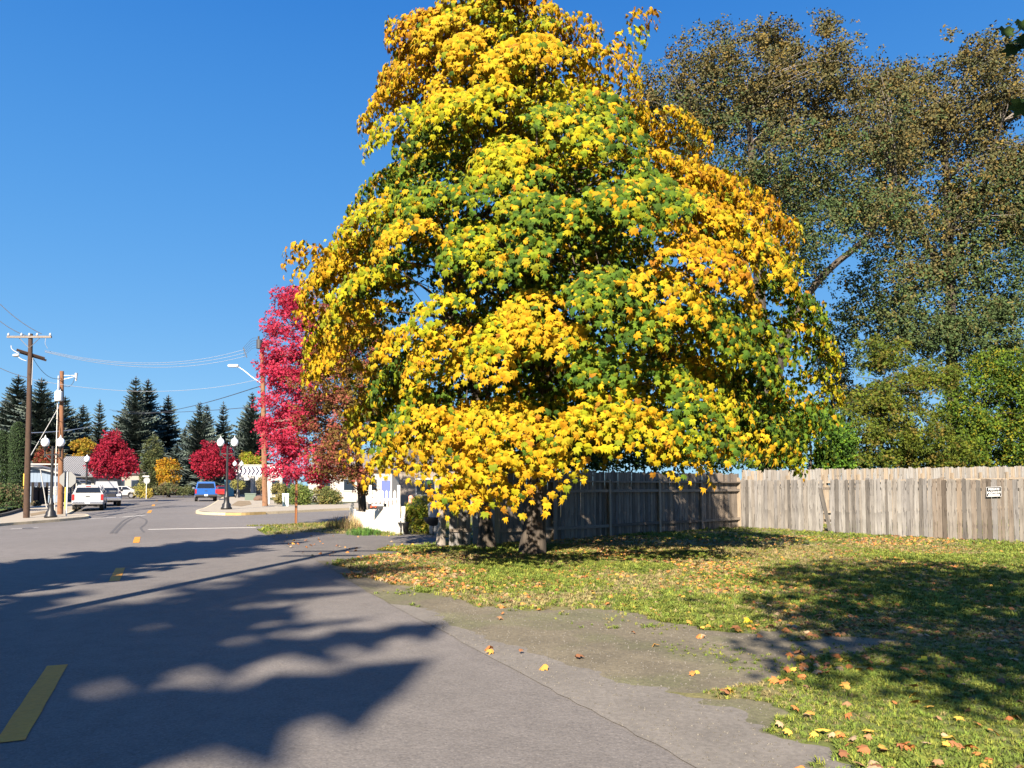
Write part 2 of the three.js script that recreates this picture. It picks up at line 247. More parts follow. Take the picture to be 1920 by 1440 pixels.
{ // the strip nearest the road, in finer grain
  const clip = (P, inside, cut) => { const o = []; P.forEach((a, i) => { const b = P[(i + 1) % P.length], ia = inside(a), ib = inside(b); if (ia) o.push(a); if (ia !== ib) o.push(cut(a, b)); }); return o; };
  const cz = (v) => (a, b) => { const s = (v - a[1]) / (b[1] - a[1]); return [lerp(a[0], b[0], s), v]; }, cx = (v) => (a, b) => { const s = (v - a[0]) / (b[0] - a[0]); return [v, lerp(a[1], b[1], s)]; };
  let P = clip(edgeWob, (q) => q[1] > -12, cz(-12)); P = clip(P, (q) => q[1] < -2.9, cz(-2.9)); P = clip(P, (q) => q[0] < 8.6, cx(8.6));
  part('verge', ...soilSheet(P, 1500, -2, 8.6, -12, -2.9, .006, .5, .004), lot); }

// ---------- leaf and blade shapes ----------
function fan(out, cup = .25, droop = .2) {                        // flat outline -> cupped leaf, stem at the origin, tip along +y
  const pos = [], c = [0, .12, .0], n = out.length, z = ([x, y]) => -cup * Math.abs(x) * .7 - droop * y * y * (y > 0 ? 1 : 0);
  for (let i = 0; i < n; i++) { const a = out[i], b = out[(i + 1) % n]; pos.push(...c, a[0], a[1], z(a), b[0], b[1], z(b)); }
  const g = new THREE.BufferGeometry(); g.setAttribute('position', new THREE.Float32BufferAttribute(pos, 3)); g.computeVertexNormals(); return g;
}
const half = [[90, 1.02], [80, .72], [76, .74], [67, .58], [56, .78], [49, .98], [42, .74], [36, .74], [24, .56], [10, .62], [0, .78], [-14, .56], [-32, .5], [-48, .4], [-78, .14]];
const mapleOut = half.map(([a, r]) => [Math.cos(a * Math.PI / 180) * r, Math.sin(a * Math.PI / 180) * r]).concat(half.slice(1).reverse().map(([a, r]) => [-Math.cos(a * Math.PI / 180) * r, Math.sin(a * Math.PI / 180) * r]));
const bendOut = mapleOut.map(([x, y]) => [x * (y > .2 ? .82 : 1) + .1 * y * y, y * 1.06]);
const mapleLeaf = [fan(mapleOut, .35, .3), fan(mapleOut, .95, .6), fan(bendOut, .2, .85)];
const starHalf = [[90, 1], [66, .4], [40, .85], [14, .36], [-12, .5], [-70, .15]];
const starLeaf = fan(starHalf.map(([a, r]) => [Math.cos(a * Math.PI / 180) * r, Math.sin(a * Math.PI / 180) * r]).concat(starHalf.slice(1).reverse().map(([a, r]) => [-Math.cos(a * Math.PI / 180) * r, Math.sin(a * Math.PI / 180) * r])), .3, .3);
function put(g, p, n, d, s) { const x = new V3().crossVectors(d, n).normalize(), y = new V3().crossVectors(n, x).normalize(); return g.clone().applyMatrix4(new THREE.Matrix4().makeBasis(x.multiplyScalar(s), y.multiplyScalar(s), n.clone().normalize().multiplyScalar(s)).setPosition(p)); }
const rv = () => { let v; do v = new V3(rr(-1, 1), rr(-1, 1), rr(-1, 1)); while (v.lengthSq() > 1 || v.lengthSq() < .01); return v.normalize(); };
function spray(n, leaf, len, size, droop = .5) {                  // a twig's worth of leaves, about 1 m across before scaling
  const gs = []; for (let i = 0; i < n; i++) { const s = (i + .5) / n, p = new V3(rr(-.3, .3), s * len - len / 2, rr(-.25, .25)), nn = rv().add(new V3(0, .3, .9)).normalize(), d = rv().multiplyScalar(.7).add(new V3(rr(-.6, .6), -droop, .2)).normalize(); gs.push(put(leaf, p, nn, d, size * rr(.75, 1.2))); }
  return mergeGeometries(gs);
}
const oval = fan([[0, 1], [.3, .65], [.36, .3], [.2, -.05], [0, -.15], [-.2, -.05], [-.36, .3], [-.3, .65]], .5, .2);
const leafMat = (o = {}) => new THREE.MeshPhysicalMaterial({ color: C(DULL, DULL, DULL), roughness: .75, side: THREE.DoubleSide, transmission: .22, thickness: 0, ior: 1.35, specularIntensity: .35, ...o });
const mLeaf = leafMat();
const mLeafDull = M([1, 1, 1], .9, { side: THREE.DoubleSide });
function scatter(name, geo, list, parent, mat = mLeaf) {          // list of { p, n, d, s, c }
  const o = new THREE.InstancedMesh(geo, mat, list.length), m = new THREE.Matrix4(), x = new V3(), y = new V3(), z = new V3(), col = new THREE.Color();
  list.forEach((q, i) => { z.copy(q.n).normalize(); x.crossVectors(q.d, z).normalize(); y.crossVectors(z, x); m.makeBasis(x.multiplyScalar(q.s), y.multiplyScalar(q.s), z.multiplyScalar(q.s)).setPosition(q.p); o.setMatrixAt(i, m); o.setColorAt(i, col.setRGB(...q.c)); });
  o.name = name; o.userData.kind = 'stuff'; shade(o); parent.add(o); return o;
}

seed = 101;
// ---------- grass, weeds, fallen leaves ----------
function tuft(n, h, lean) { const pos = []; for (let i = 0; i < n; i++) { const a = R() * 6.28, r = R() * .05, x = Math.cos(a) * r, z = Math.sin(a) * r, b = R() * 6.28, w = .0032 + R() * .0032, H = h * rr(.5, 1), l = lean * rr(.3, 1.2), dx = Math.cos(b), dz = Math.sin(b), mx = x + dx * l * .35, mz = z + dz * l * .35, tx = x + dx * l, tz = z + dz * l; pos.push(x - dz * w, 0, z + dx * w, x + dz * w, 0, z - dx * w, mx + dz * w, H * .65, mz - dx * w, x - dz * w, 0, z + dx * w, mx + dz * w, H * .65, mz - dx * w, mx - dz * w, H * .65, mz + dx * w, mx - dz * w, H * .65, mz + dx * w, mx + dz * w, H * .65, mz - dx * w, tx, H, tz); } const g = new THREE.BufferGeometry(); g.setAttribute('position', new THREE.Float32BufferAttribute(pos, 3)); g.computeVertexNormals(); return g; }
const UPV = new V3(0, 1, 0);
{ const lists = [[], [], []], add = (x, z, s) => {
    if (!inPoly(lotOutline, x, z)) return; const cv = cover(x, z); if (cv > 1 || (cv === 0 && R() > .22 * ss(.45, .7, fbm(x * 1.4, z * 1.4, 51)))) return; if (cv === 0) s *= .7; const l = lush(x, z), dry = R() < .08 + .72 * ss(.57, .38, l); if (R() < (dry ? .4 : .12)) return;
    const k = rr(.65, 1.2), c = dry ? [.36 * k, .295 * k, .12 * k] : R() < .4 ? [.27 * k, .30 * k, .04 * k] : [.165 * k, .235 * k, .026 * k], a = R() * 6.28;
    lists[(R() * 3) | 0].push({ p: new V3(x, .008 + lawnLift(x, z), z), n: new V3(Math.cos(a), 0, Math.sin(a)), d: UPV, s: s * rr(.7, 1.25) * (dry ? .8 : .85 + .5 * ss(.5, .7, l)), c }); };
  for (let i = 0; i < 46000; i++) add(rr(1.5, 9), rr(-11, -3.5), .55);
  for (let i = 0; i < 60000; i++) add(rr(-5, 16), rr(-21, -9), 1);
  for (let i = 0; i < 22000; i++) add(rr(-11, 20), rr(-34, -19), 1.25);
  const o = new THREE.Group(); o.name = 'grass'; o.userData = { label: 'short patchy autumn grass on the lawn before the board fences', category: 'grass', kind: 'stuff' }; scene.add(o);
  [tuft(12, .055, .07), tuft(10, .07, .055), tuft(14, .04, .09)].forEach((g, i) => scatter('blades', g, lists[i], o, mLeafDull)); }
const leafTones = [[.54, .2, .045], [.46, .16, .04], [.34, .14, .05], [.54, .28, .05], [.36, .2, .09], [.24, .10, .04], [.6, .36, .05], [.46, .32, .18]];
const leafToneM = leafTones.map((c) => M(c, .85, { side: THREE.DoubleSide }));
{ const proto = mapleLeaf.map((g) => { const q = g.clone().rotateX(-Math.PI / 2); q.scale(1, 1, 1); return q; });
  const spots = [], dens = (x, z) => { const q = cover(x, z); return (q === 1 ? 1 : .05) * (.2 + 1.3 * ss(.42, .66, fbm(x * .5, z * .5, 41))); };
  const take = (n, f) => { let k = 0, guard = 0; while (k < n && guard++ < 20000) { const [x, z] = f(); if (inPoly(lotOutline, x, z) && R() < dens(x, z)) { spots.push([x, z]); k++; } } };
  take(140, () => [rr(1.3, 4.2), rr(-7.2, -4.4)]); take(160, () => [rr(-3.5, 11), rr(-18.5, -7.5)]);
  const one = (x, z, tone, s) => { const m = shade(new THREE.Mesh(proto[(R() * 3) | 0], leafToneM[tone])); m.position.set(x, .045 + (cover(x, z) === 1 ? .02 : -.005), z); m.rotation.set(rr(-.45, .45), R() * 6.28, rr(-.45, .45)); m.scale.setScalar(s); m.name = numbered('fallen_leaf'); m.userData = { label: 'dry fallen maple leaf lying on the lawn or gravel', category: 'leaf', group: 'fallen maple leaves on the ground' }; scene.add(m); return m; };
  spots.forEach(([x, z]) => one(x, z, (R() * leafTones.length) | 0, rr(.036, .068)));
  const bright = M([.75, .5, .01], .7, { side: THREE.DoubleSide });
  for (const [px, py, label] of [[1730, 1248, 'bright yellow maple leaf on the grass at the edge of the shade'], [1405, 1173, 'bright yellow maple leaf standing on the gravel']]) { const p = gp(px, py), m = one(p.x, p.z, 0, .09); m.material = bright; m.userData = { label, category: 'leaf' }; m.position.y = .06; m.rotation.x = .6; }
  const list = []; let g2 = 0; while (list.length < 9000 && g2++ < 240000) { const x = rr(-9, 14), z = rr(-25, -7); if (!inPoly(lotOutline, x, z) || R() > dens(x, z)) continue; list.push({ p: new V3(x, .055, z), n: new V3(rr(-.4, .4), 1, rr(-.4, .4)), d: new V3(Math.cos(R() * 6.28), 0, Math.sin(R() * 6.28)), s: rr(.035, .085), c: leafTones[(R() * 8) | 0] }); }
  const o = new THREE.Group(); o.name = 'leaf_litter'; o.userData = { label: 'scattered brown and orange leaves under the yellow maple', category: 'leaf litter', kind: 'stuff' }; scene.add(o); scatter('leaves', mapleLeaf[1], list, o, mLeafDull);
  // chips of stone and twig on the gravel
  const stones = []; g2 = 0; while (stones.length < 2600 && g2++ < 60000) { const x = rr(-1, 9), z = rr(-13, -3.6), q = cover(x, z); if (!inPoly(lotOutline, x, z) || q === 1 || q === 2) continue; const k = rr(.10, .22), a = R() * 6.28; stones.push({ p: new V3(x, .008 + lawnLift(x, z), z), n: new V3(Math.cos(a), rr(-.3, .3), Math.sin(a)), d: UPV, s: rr(.003, .009), c: [k, k * .93, k * .8] }); }
  const s = new THREE.Group(); s.name = 'gravel'; s.userData = { label: 'loose stone chips on the gravel apron beside the road', category: 'gravel', kind: 'stuff' }; scene.add(s); scatter('stones', new THREE.IcosahedronGeometry(1, 0), stones, s, M([1, 1, 1], .95)); }
// ---------- trees ----------
const mBark = M([1, 1, 1], .95, { map: barkTex, bumpMap: barkTex, bumpScale: .02 });
const mTwig = M([.10, .08, .06], .95), mTwigGrey = M([.28, .25, .22], .95);
const pick = (l) => l[(R() * l.length) | 0];
const tint = (c, v = .18) => { const k = 1 + rr(-v, v); return [c[0] * k * (1 + rr(-.06, .06)), c[1] * k * (1 + rr(-.06, .06)), c[2] * k]; };
function trunkGeo(pts, r0, r1, flare = 1.35) {
  const g = limb(pts.map((p) => p.isVector3 ? p : new V3(...p)), r0, r1, 18, 11, .16), p = g.attributes.position, y0 = pts[0].y ?? pts[0][1], c0 = pts[0].isVector3 ? pts[0] : new V3(...pts[0]);
  for (let i = 0; i < p.count; i++) { const h = p.getY(i) - y0, k = 1 + (flare - 1) * Math.exp(-h * 3.2) * (1 + .5 * Math.sin(Math.atan2(p.getZ(i) - c0.z, p.getX(i) - c0.x) * 5)); if (h < 1.2) { p.setX(i, c0.x + (p.getX(i) - c0.x) * k); p.setZ(i, c0.z + (p.getZ(i) - c0.z) * k); } }
  const uv = g.attributes.uv; for (let i = 0; i < uv.count; i++) uv.setXY(i, uv.getY(i) * 3, uv.getX(i) * 6); g.computeVertexNormals(); return g;
}
function twigs(parent, from, ends, r, m = mTwig) { const gs = ends.map((e) => { const s = pick(from), mid = s.clone().lerp(e, .55).add(new V3(rr(-.3, .3), rr(0, .4), rr(-.3, .3))); return limb([s, mid, e], r, r * .3, 5, 4, 0); }); if (gs.length) part('twigs', mergeGeometries(gs), m, parent, 'stuff'); }

// the big yellow maple
seed = 202;
{
  const Zc = 18.4, cx = (px) => (px - 960) / F * Zc, cy = (py) => EYE + (HORIZON - py) / F * Zc;
  const prof = [[-130, 880, 990], [-70, 810, 1040], [0, 770, 1080], [60, 745, 1120], [130, 722, 1225], [200, 682, 1298], [270, 656, 1330], [340, 640, 1405], [400, 645, 1465], [470, 590, 1475], [540, 580, 1490], [600, 592, 1505], [660, 618, 1510], [720, 642, 1520], [780, 660, 1490], [840, 700, 1410], [880, 740, 1320]].map(([y, l, r]) => [cy(y), cx(l), cx(r)]).reverse();
  const ext = (y) => { for (let i = 0; i + 1 < prof.length; i++) if (y <= prof[i + 1][0]) { const k = clamp((y - prof[i][0]) / (prof[i + 1][0] - prof[i][0])); return [lerp(prof[i][1], prof[i + 1][1], k), lerp(prof[i][2], prof[i + 1][2], k)]; } return [prof.at(-1)[1], prof.at(-1)[2]]; };
  const base = gp(1000, 1040), tree = thing('maple_tree', 'large yellow and green maple spreading over the lawn before the shaded fence', 'tree', [base.x, 0, base.z]);
  const O = new V3(base.x, 0, base.z), loc = (v) => v.clone().sub(O);
  const t1 = [[0, -.05, 0], [.05, 1.2, .05], [.25, 3, 0], [.35, 5.5, -.1], [.3, 8.5, -.2], [.1, 12.2, -.1]].map((a) => new V3(...a));
  part('trunk', trunkGeo(t1, .27, .06), mBark, tree);
  const b2 = loc(gp(912, 1031)), t2 = [b2, b2.clone().add(new V3(-.02, .7, 0)), b2.clone().add(new V3(-.14, 1.5, .05)), b2.clone().add(new V3(-.1, 3.2, .2)), b2.clone().add(new V3(-.9, 6.2, .4)), b2.clone().add(new V3(-1.3, 9, .3))];
  part('trunk', trunkGeo(t2, .19, .05, 1.3), mBark, tree);
  // colour of a bough goes by where it grows: green where it still has not turned, orange where it is furthest on
  const greens = [[760, 420, 90], [690, 340, 60], [1000, 520, 170], [1150, 430, 120], [880, 480, 100], [1090, 700, 90], [1440, 700, 120], [1380, 780, 110], [1450, 560, 70], [1500, 800, 90], [1240, 800, 60], [700, 560, 60], [1300, 640, 50], [740, 760, 60], [1100, 300, 60]];
  const oranges = [[800, 40, 110], [1000, 20, 130], [740, 160, 60], [1330, 420, 130], [1450, 420, 70], [820, 600, 90], [1240, 330, 80], [1260, 560, 90], [580, 480, 45], [1200, 40, 60], [1300, 620, 70], [900, 650, 60]];
  for (const L of [greens, oranges]) for (const q of L) { q[0] = cx(q[0]); q[1] = cy(q[1]); q[2] *= Zc / F; }   // centres and radii in metres on the crown
  const w = (L, bx, by) => L.reduce((s, [x, y, r]) => Math.max(s, Math.exp(-(((bx - x) / r) ** 2 + ((by - y) / r) ** 2))), 0);
  const bough = (x, y, r01) => { const g = w(greens, x, y) + rr(-.28, .28), o = w(oranges, x, y) * .85 + rr(-.3, .3); return g > .52 && g > o ? 0 : o > .58 ? 2 : g > .26 ? 3 : 1; };
  const palettes = [[[.075, .15, .014], [.12, .20, .015], [.055, .11, .014], [.24, .28, .012]], [[.60, .345, .010], [.56, .305, .010], [.63, .40, .014], [.52, .35, .012], [.42, .35, .014]], [[.54, .28, .010], [.58, .35, .008], [.42, .19, .015], [.56, .31, .01]], [[.34, .35, .012], [.44, .41, .01], [.21, .26, .013], [.54, .42, .01]]];
  const clumps = [], boughs = [];
  for (let y = 3.35, tier = 0; y < 14.6; y += .93, tier++) {       // tiers of arching boughs, their leaves on the upper side
    const [l, r] = ext(y - .3), mx = (l + r) / 2, hw = (r - l) / 2, dz = hw * .8, n = Math.max(4, Math.round((hw + dz) * Math.PI / .92));
    for (let i = 0; i < n; i++) { const a = (i + rr(-.42, .42)) / n * 6.2832 + tier * 2.1, ca = Math.cos(a), sa = Math.sin(a); const k = rr(.84, 1.06) * (noise(ca * 1.9 + 5, y * .7, sa * 1.9 + 5) * .28 + .84); if (noise(ca * 2.6 + 9, y * .9, sa * 2.6) < .29) continue; const yy = y + 1.1 * (noise(ca * 1.6 + 3, tier * .3, sa * 1.6 + 3) - .5) + rr(-.5, .5), k0 = Math.max(.1, k - rr(1.3, 2) / hw); boughs.push([new V3(mx + ca * hw * k0, yy, -Zc + .2 + sa * dz * k0), new V3(mx + ca * hw * k, yy - rr(.25, .7), -Zc + .2 + sa * dz * k), rr(.85, 1.25)]); }
    for (let i = 0; i < n * .8; i++) { const a = R() * 6.28, k = rr(.08, .5); clumps.push([mx + Math.cos(a) * hw * k, y + rr(-.5, .5), -Zc + Math.sin(a) * dz * k, k, rr(.8, 1.1)]); }
  }
  for (const [px, py, d, s = 1] of [[890, 915, 14.6], [868, 880, 14.8], [925, 885, 14.4], [980, 890, 14.2], [1030, 870, 14.3, .8], [840, 850, 15], [760, 850, 15.4], [725, 880, 15.8, .7], [700, 830, 16], [960, 840, 14], [905, 820, 14], [1010, 815, 14], [800, 800, 14.8], [870, 930, 14.7, .6], [1280, 860, 14.6, .8], [1345, 830, 14.6], [1395, 840, 14.9, .8], [1250, 820, 14.4], [1310, 800, 14.4], [1130, 790, 14, 1], [1190, 800, 14], [1080, 800, 14, .8], [570, 480, 17.8, .8], [600, 500, 17.5], [640, 480, 17.5], [580, 590, 18, .6], [620, 680, 17.2, .7], [650, 700, 17], [1200, 35, 18, .5], [1222, 28, 18, .35], [1185, 70, 18, .6], [1165, 105, 18, .7], [1090, 45, 18, .5], [1110, 60, 18, .4], [745, 45, 18, .45], [735, 150, 18.2, .4], [722, 145, 18.2, .35], [1530, 660, 18, .5], [1555, 740, 17.8, .5], [1500, 580, 17.8, .6], [1480, 500, 17.8, .6], [1300, 320, 17.6, .7], [1380, 360, 17.6, .8], [1430, 390, 17.7, .9], [1460, 430, 17.8, .8], [1400, 430, 17, 1], [1350, 400, 16.8, 1], [1440, 480, 17.5, 1], [1390, 500, 17, 1], [1460, 560, 17.6, 1], [1450, 620, 17.4, 1.1], [1500, 680, 17.7, 1.1], [1420, 700, 17, 1.1], [1480, 750, 17.4, 1.1], [1530, 720, 17.8, .9], [1400, 770, 16.6, 1.1], [1450, 800, 17, 1.1], [1520, 780, 17.6, 1], [1380, 640, 16.8, 1.1], [1490, 620, 17.9, .9], [1350, 740, 16.4, 1], [1460, 840, 17.4, .9], [1320, 700, 16, 1], [1500, 820, 18.5, 1.1], [1440, 730, 18.5, 1.2], [1380, 820, 17.5, 1]]) { const p = at(px, py, d); clumps.push([p.x, p.y, p.z, 1, s]); }
  const lists = [[], [], []], near = [], axis = new V3((prof[5][1] + prof[5][2]) / 2, 0, -Zc);
  const leafAt = (p, nn, d, kind, f) => { const c = tint(pick(palettes[R() < .74 ? kind : pick([1, 1, 3, 2, 0])]), .15); near.push([p.distanceTo(camera.position) - f * .5, { p: loc(p), n: nn, d, s: rr(.066, .125), c }]); };
  for (const [p0, p1, sz] of boughs) {
    const out = p1.clone().sub(p0).setY(0), len = out.length(); out.normalize(); const tang = new V3(-out.z, 0, out.x), kind = bough(p1.x, p1.y), n = Math.round(140 * sz * len), W = rr(.45, .85) * sz;
    for (let i = 0; i < n; i++) {
      const s = Math.pow(R(), .62) * 1.08, e = rr(-1, 1), w = W * Math.sin(Math.PI * clamp(.16 + .66 * s)), p = p0.clone().lerp(p1, s); p.addScaledVector(tang, e * w); p.y += .42 * Math.sin(Math.PI * Math.min(1, s)) * len * .4 - e * e * .26 * sz - (s > .75 ? (s - .75) * rr(0, 1.5) : 0) + rr(-.13, .06);
      leafAt(p, out.clone().multiplyScalar(.35 + .75 * s).addScaledVector(tang, e * .5).add(new V3(0, .7 - .35 * s, 0)).addScaledVector(rv(), .6).normalize(), new V3(0, -.9, 0).addScaledVector(out, .55).addScaledVector(rv(), .5).normalize(), kind, s);
    }
  }
  for (const [x, y, z, k, sz] of clumps) {
    const out = new V3(x - axis.x, 0, z - axis.z).normalize(), kind = k < .6 ? (y > 8.5 ? 3 : 0) : bough(x, y, k), tang = new V3(-out.z, 0, out.x), n = Math.round((k < .6 ? 70 : 115) * sz * sz + 6), tilt = rr(.1, .5);
    for (let i = 0; i < n; i++) {
      const a = R() * 6.28, q = Math.sqrt(R()), e = Math.cos(a) * q, f = Math.sin(a) * q, dome = .34 * (1 - q * q) + rr(-.14, .1), sp = k < .6 ? 1.25 : .9;
      const p = new V3(x, y, z).addScaledVector(tang, e * sp * sz).addScaledVector(out, f * .66 * sz + dome * .5); p.y += dome * sz - f * tilt * sz - q * q * .22 * sz;
      leafAt(p, out.clone().multiplyScalar(.8 + .3 * f).addScaledVector(tang, e * .5).add(new V3(0, .42, 0)).addScaledVector(rv(), .65).normalize(), new V3(0, -1, 0).addScaledVector(out, .45).addScaledVector(rv(), .55).normalize(), kind, f);
    }
  }
  near.sort((a, b) => a[0] - b[0]);
  const mats = palettes.flat().map((c) => leafMat({ color: C(...c.map((v) => v * DULL)) }));
  near.forEach(([, L], i) => { if (i < 300) { const m = shade(new THREE.Mesh(mapleLeaf[i % 3], mats.reduce((b, x) => Math.abs(x.color.r / DULL - L.c[0]) + Math.abs(x.color.g / DULL - L.c[1]) < Math.abs(b.color.r / DULL - L.c[0]) + Math.abs(b.color.g / DULL - L.c[1]) ? x : b, mats[0]))); const z = L.n.clone(), x = new V3().crossVectors(L.d, z).normalize(), y = new V3().crossVectors(z, x); m.quaternion.setFromRotationMatrix(new THREE.Matrix4().makeBasis(x, y, z)); m.position.copy(L.p); m.scale.setScalar(L.s); m.name = 'leaf'; tree.add(m); } else lists[i % 3].push(L); });
  lists.forEach((l, i) => scatter('crown', mapleLeaf[i], l, tree));
  const forks = [...new THREE.CatmullRomCurve3(t1).getPoints(14).slice(4), ...new THREE.CatmullRomCurve3(t2).getPoints(10).slice(5)];
  const ends = boughs.map(([p0]) => loc(p0));
  for (let i = 0; i < 16; i++) { const e = pick(ends), s = forks.reduce((b, q) => Math.abs(q.y - e.y + 1.6) < Math.abs(b.y - e.y + 1.6) ? q : b, forks[0]), mid = s.clone().lerp(e, .5).add(new V3(0, .5, 0)); part('limb', limb([s, mid, e], .075, .02, 8, 6), mBark, tree); }
  twigs(tree, forks, ends.filter(() => R() < .4), .022);
}

// crowns of many small leaves: sprays strewn through a set of lobes, thinned by noise so that light and sky come through
function leafy(tree, O, lobes, count, o) {
  const vol = lobes.map(([, , , a, b, c]) => Math.pow(a * b * c, .8)), tot = vol.reduce((a, b) => a + b), list = o.geos.map(() => []), ends = [];
  lobes.forEach(([x, y, z, a, b, c], li) => { const n = Math.round(count * vol[li] / tot); let k = 0, gd = 0;
    while (k < n && gd++ < n * 12) {
      const v = rv(), r = Math.pow(R(), o.shell ?? .38), p = new V3(x + v.x * a * r, y + v.y * b * r, z + v.z * c * r), f = o.freq ?? 1;
      const dn = noise(p.x * f + 7, p.y * f * (o.layer ?? 1), p.z * f + 3) * .65 + noise(p.x * f * 2.3, p.y * f * 2.3 * (o.layer ?? 1), p.z * f * 2.3) * .35;
      if (dn < (o.gap ?? .42) + .06 * R() || p.y < (o.floor ?? .1)) continue;
      k++; const out = new V3(v.x, v.y * .6 + .3, v.z).normalize(), nn = out.multiplyScalar(.8).addScaledVector(rv(), .8).add(new V3(0, .35, 0)).normalize(), d = new V3(0, o.rise ?? -.3, 0).addScaledVector(new V3(v.x, 0, v.z), .6).addScaledVector(rv(), .8).normalize();
      if (R() < .05) ends.push(p.clone().sub(O)); list[(R() * list.length) | 0].push({ p: p.sub(O), n: nn, d, s: o.size * rr(.7, 1.3), c: o.color(p.clone().add(O), v, r) });
    } });
  o.geos.forEach((g, i) => scatter('crown', g, list[i], tree, o.mat ?? mLeaf)); return ends;
}
const sprayOval = [spray(9, oval, 1, .26), spray(11, oval, 1.1, .22), spray(8, oval, .9, .28)];
const sprayStar = [spray(9, starLeaf, 1, .24, .3), spray(10, starLeaf, 1, .2, .3)];
const lobePx = (px, py, d, rx, ry, rz) => { const p = at(px, py, d); return [p.x, p.y, p.z, rx * d / F, ry * d / F, rz]; };
function broadTree(name, label, group, basePx, depth, trunkTop, r, lobes, count, opt, limbs = []) {
  const b = onGround(basePx, depth), t = thing(name, label, opt.category ?? 'tree', b, 0, group), top = trunkTop.clone().sub(b), pts = [new V3(0, -.1, 0), top.clone().multiplyScalar(.35).add(new V3(rr(-.15, .15), 0, 0)), top.clone().multiplyScalar(.7).add(new V3(rr(-.2, .2), 0, 0)), top];
  part('trunk', trunkGeo(pts, r, r * .25), mBark, t);
  const ends = leafy(t, b, lobes, count, opt), c = new THREE.CatmullRomCurve3(pts), forks = c.getPoints(14).slice(4);
  for (const [pp, r0] of limbs) part('limb', limb(pp.map((q) => q.clone().sub(b)), r0, r0 * .3, 14, 7), mBark, t);
  for (const L of limbs) forks.push(...new THREE.CatmullRomCurve3(L[0]).getPoints(6).map((q) => q.clone().sub(b)).slice(2));
  const e2 = ends.slice(0, opt.twigs ?? 60); if (e2.length) { const gs = e2.map((e) => { const s = forks.reduce((a, q) => q.distanceTo(e) + Math.max(0, q.y - e.y) * 2 < a.distanceTo(e) + Math.max(0, a.y - e.y) * 2 ? q : a, forks[0]); return limb([s, s.clone().lerp(e, .5).add(new V3(rr(-.3, .3), .1 * s.distanceTo(e), rr(-.3, .3))), e], opt.twigR ?? .05, .012, 6, 4, 0); }); part('branches', mergeGeometries(gs), opt.twigM ?? mTwig, t, 'stuff'); }
  return t;
}
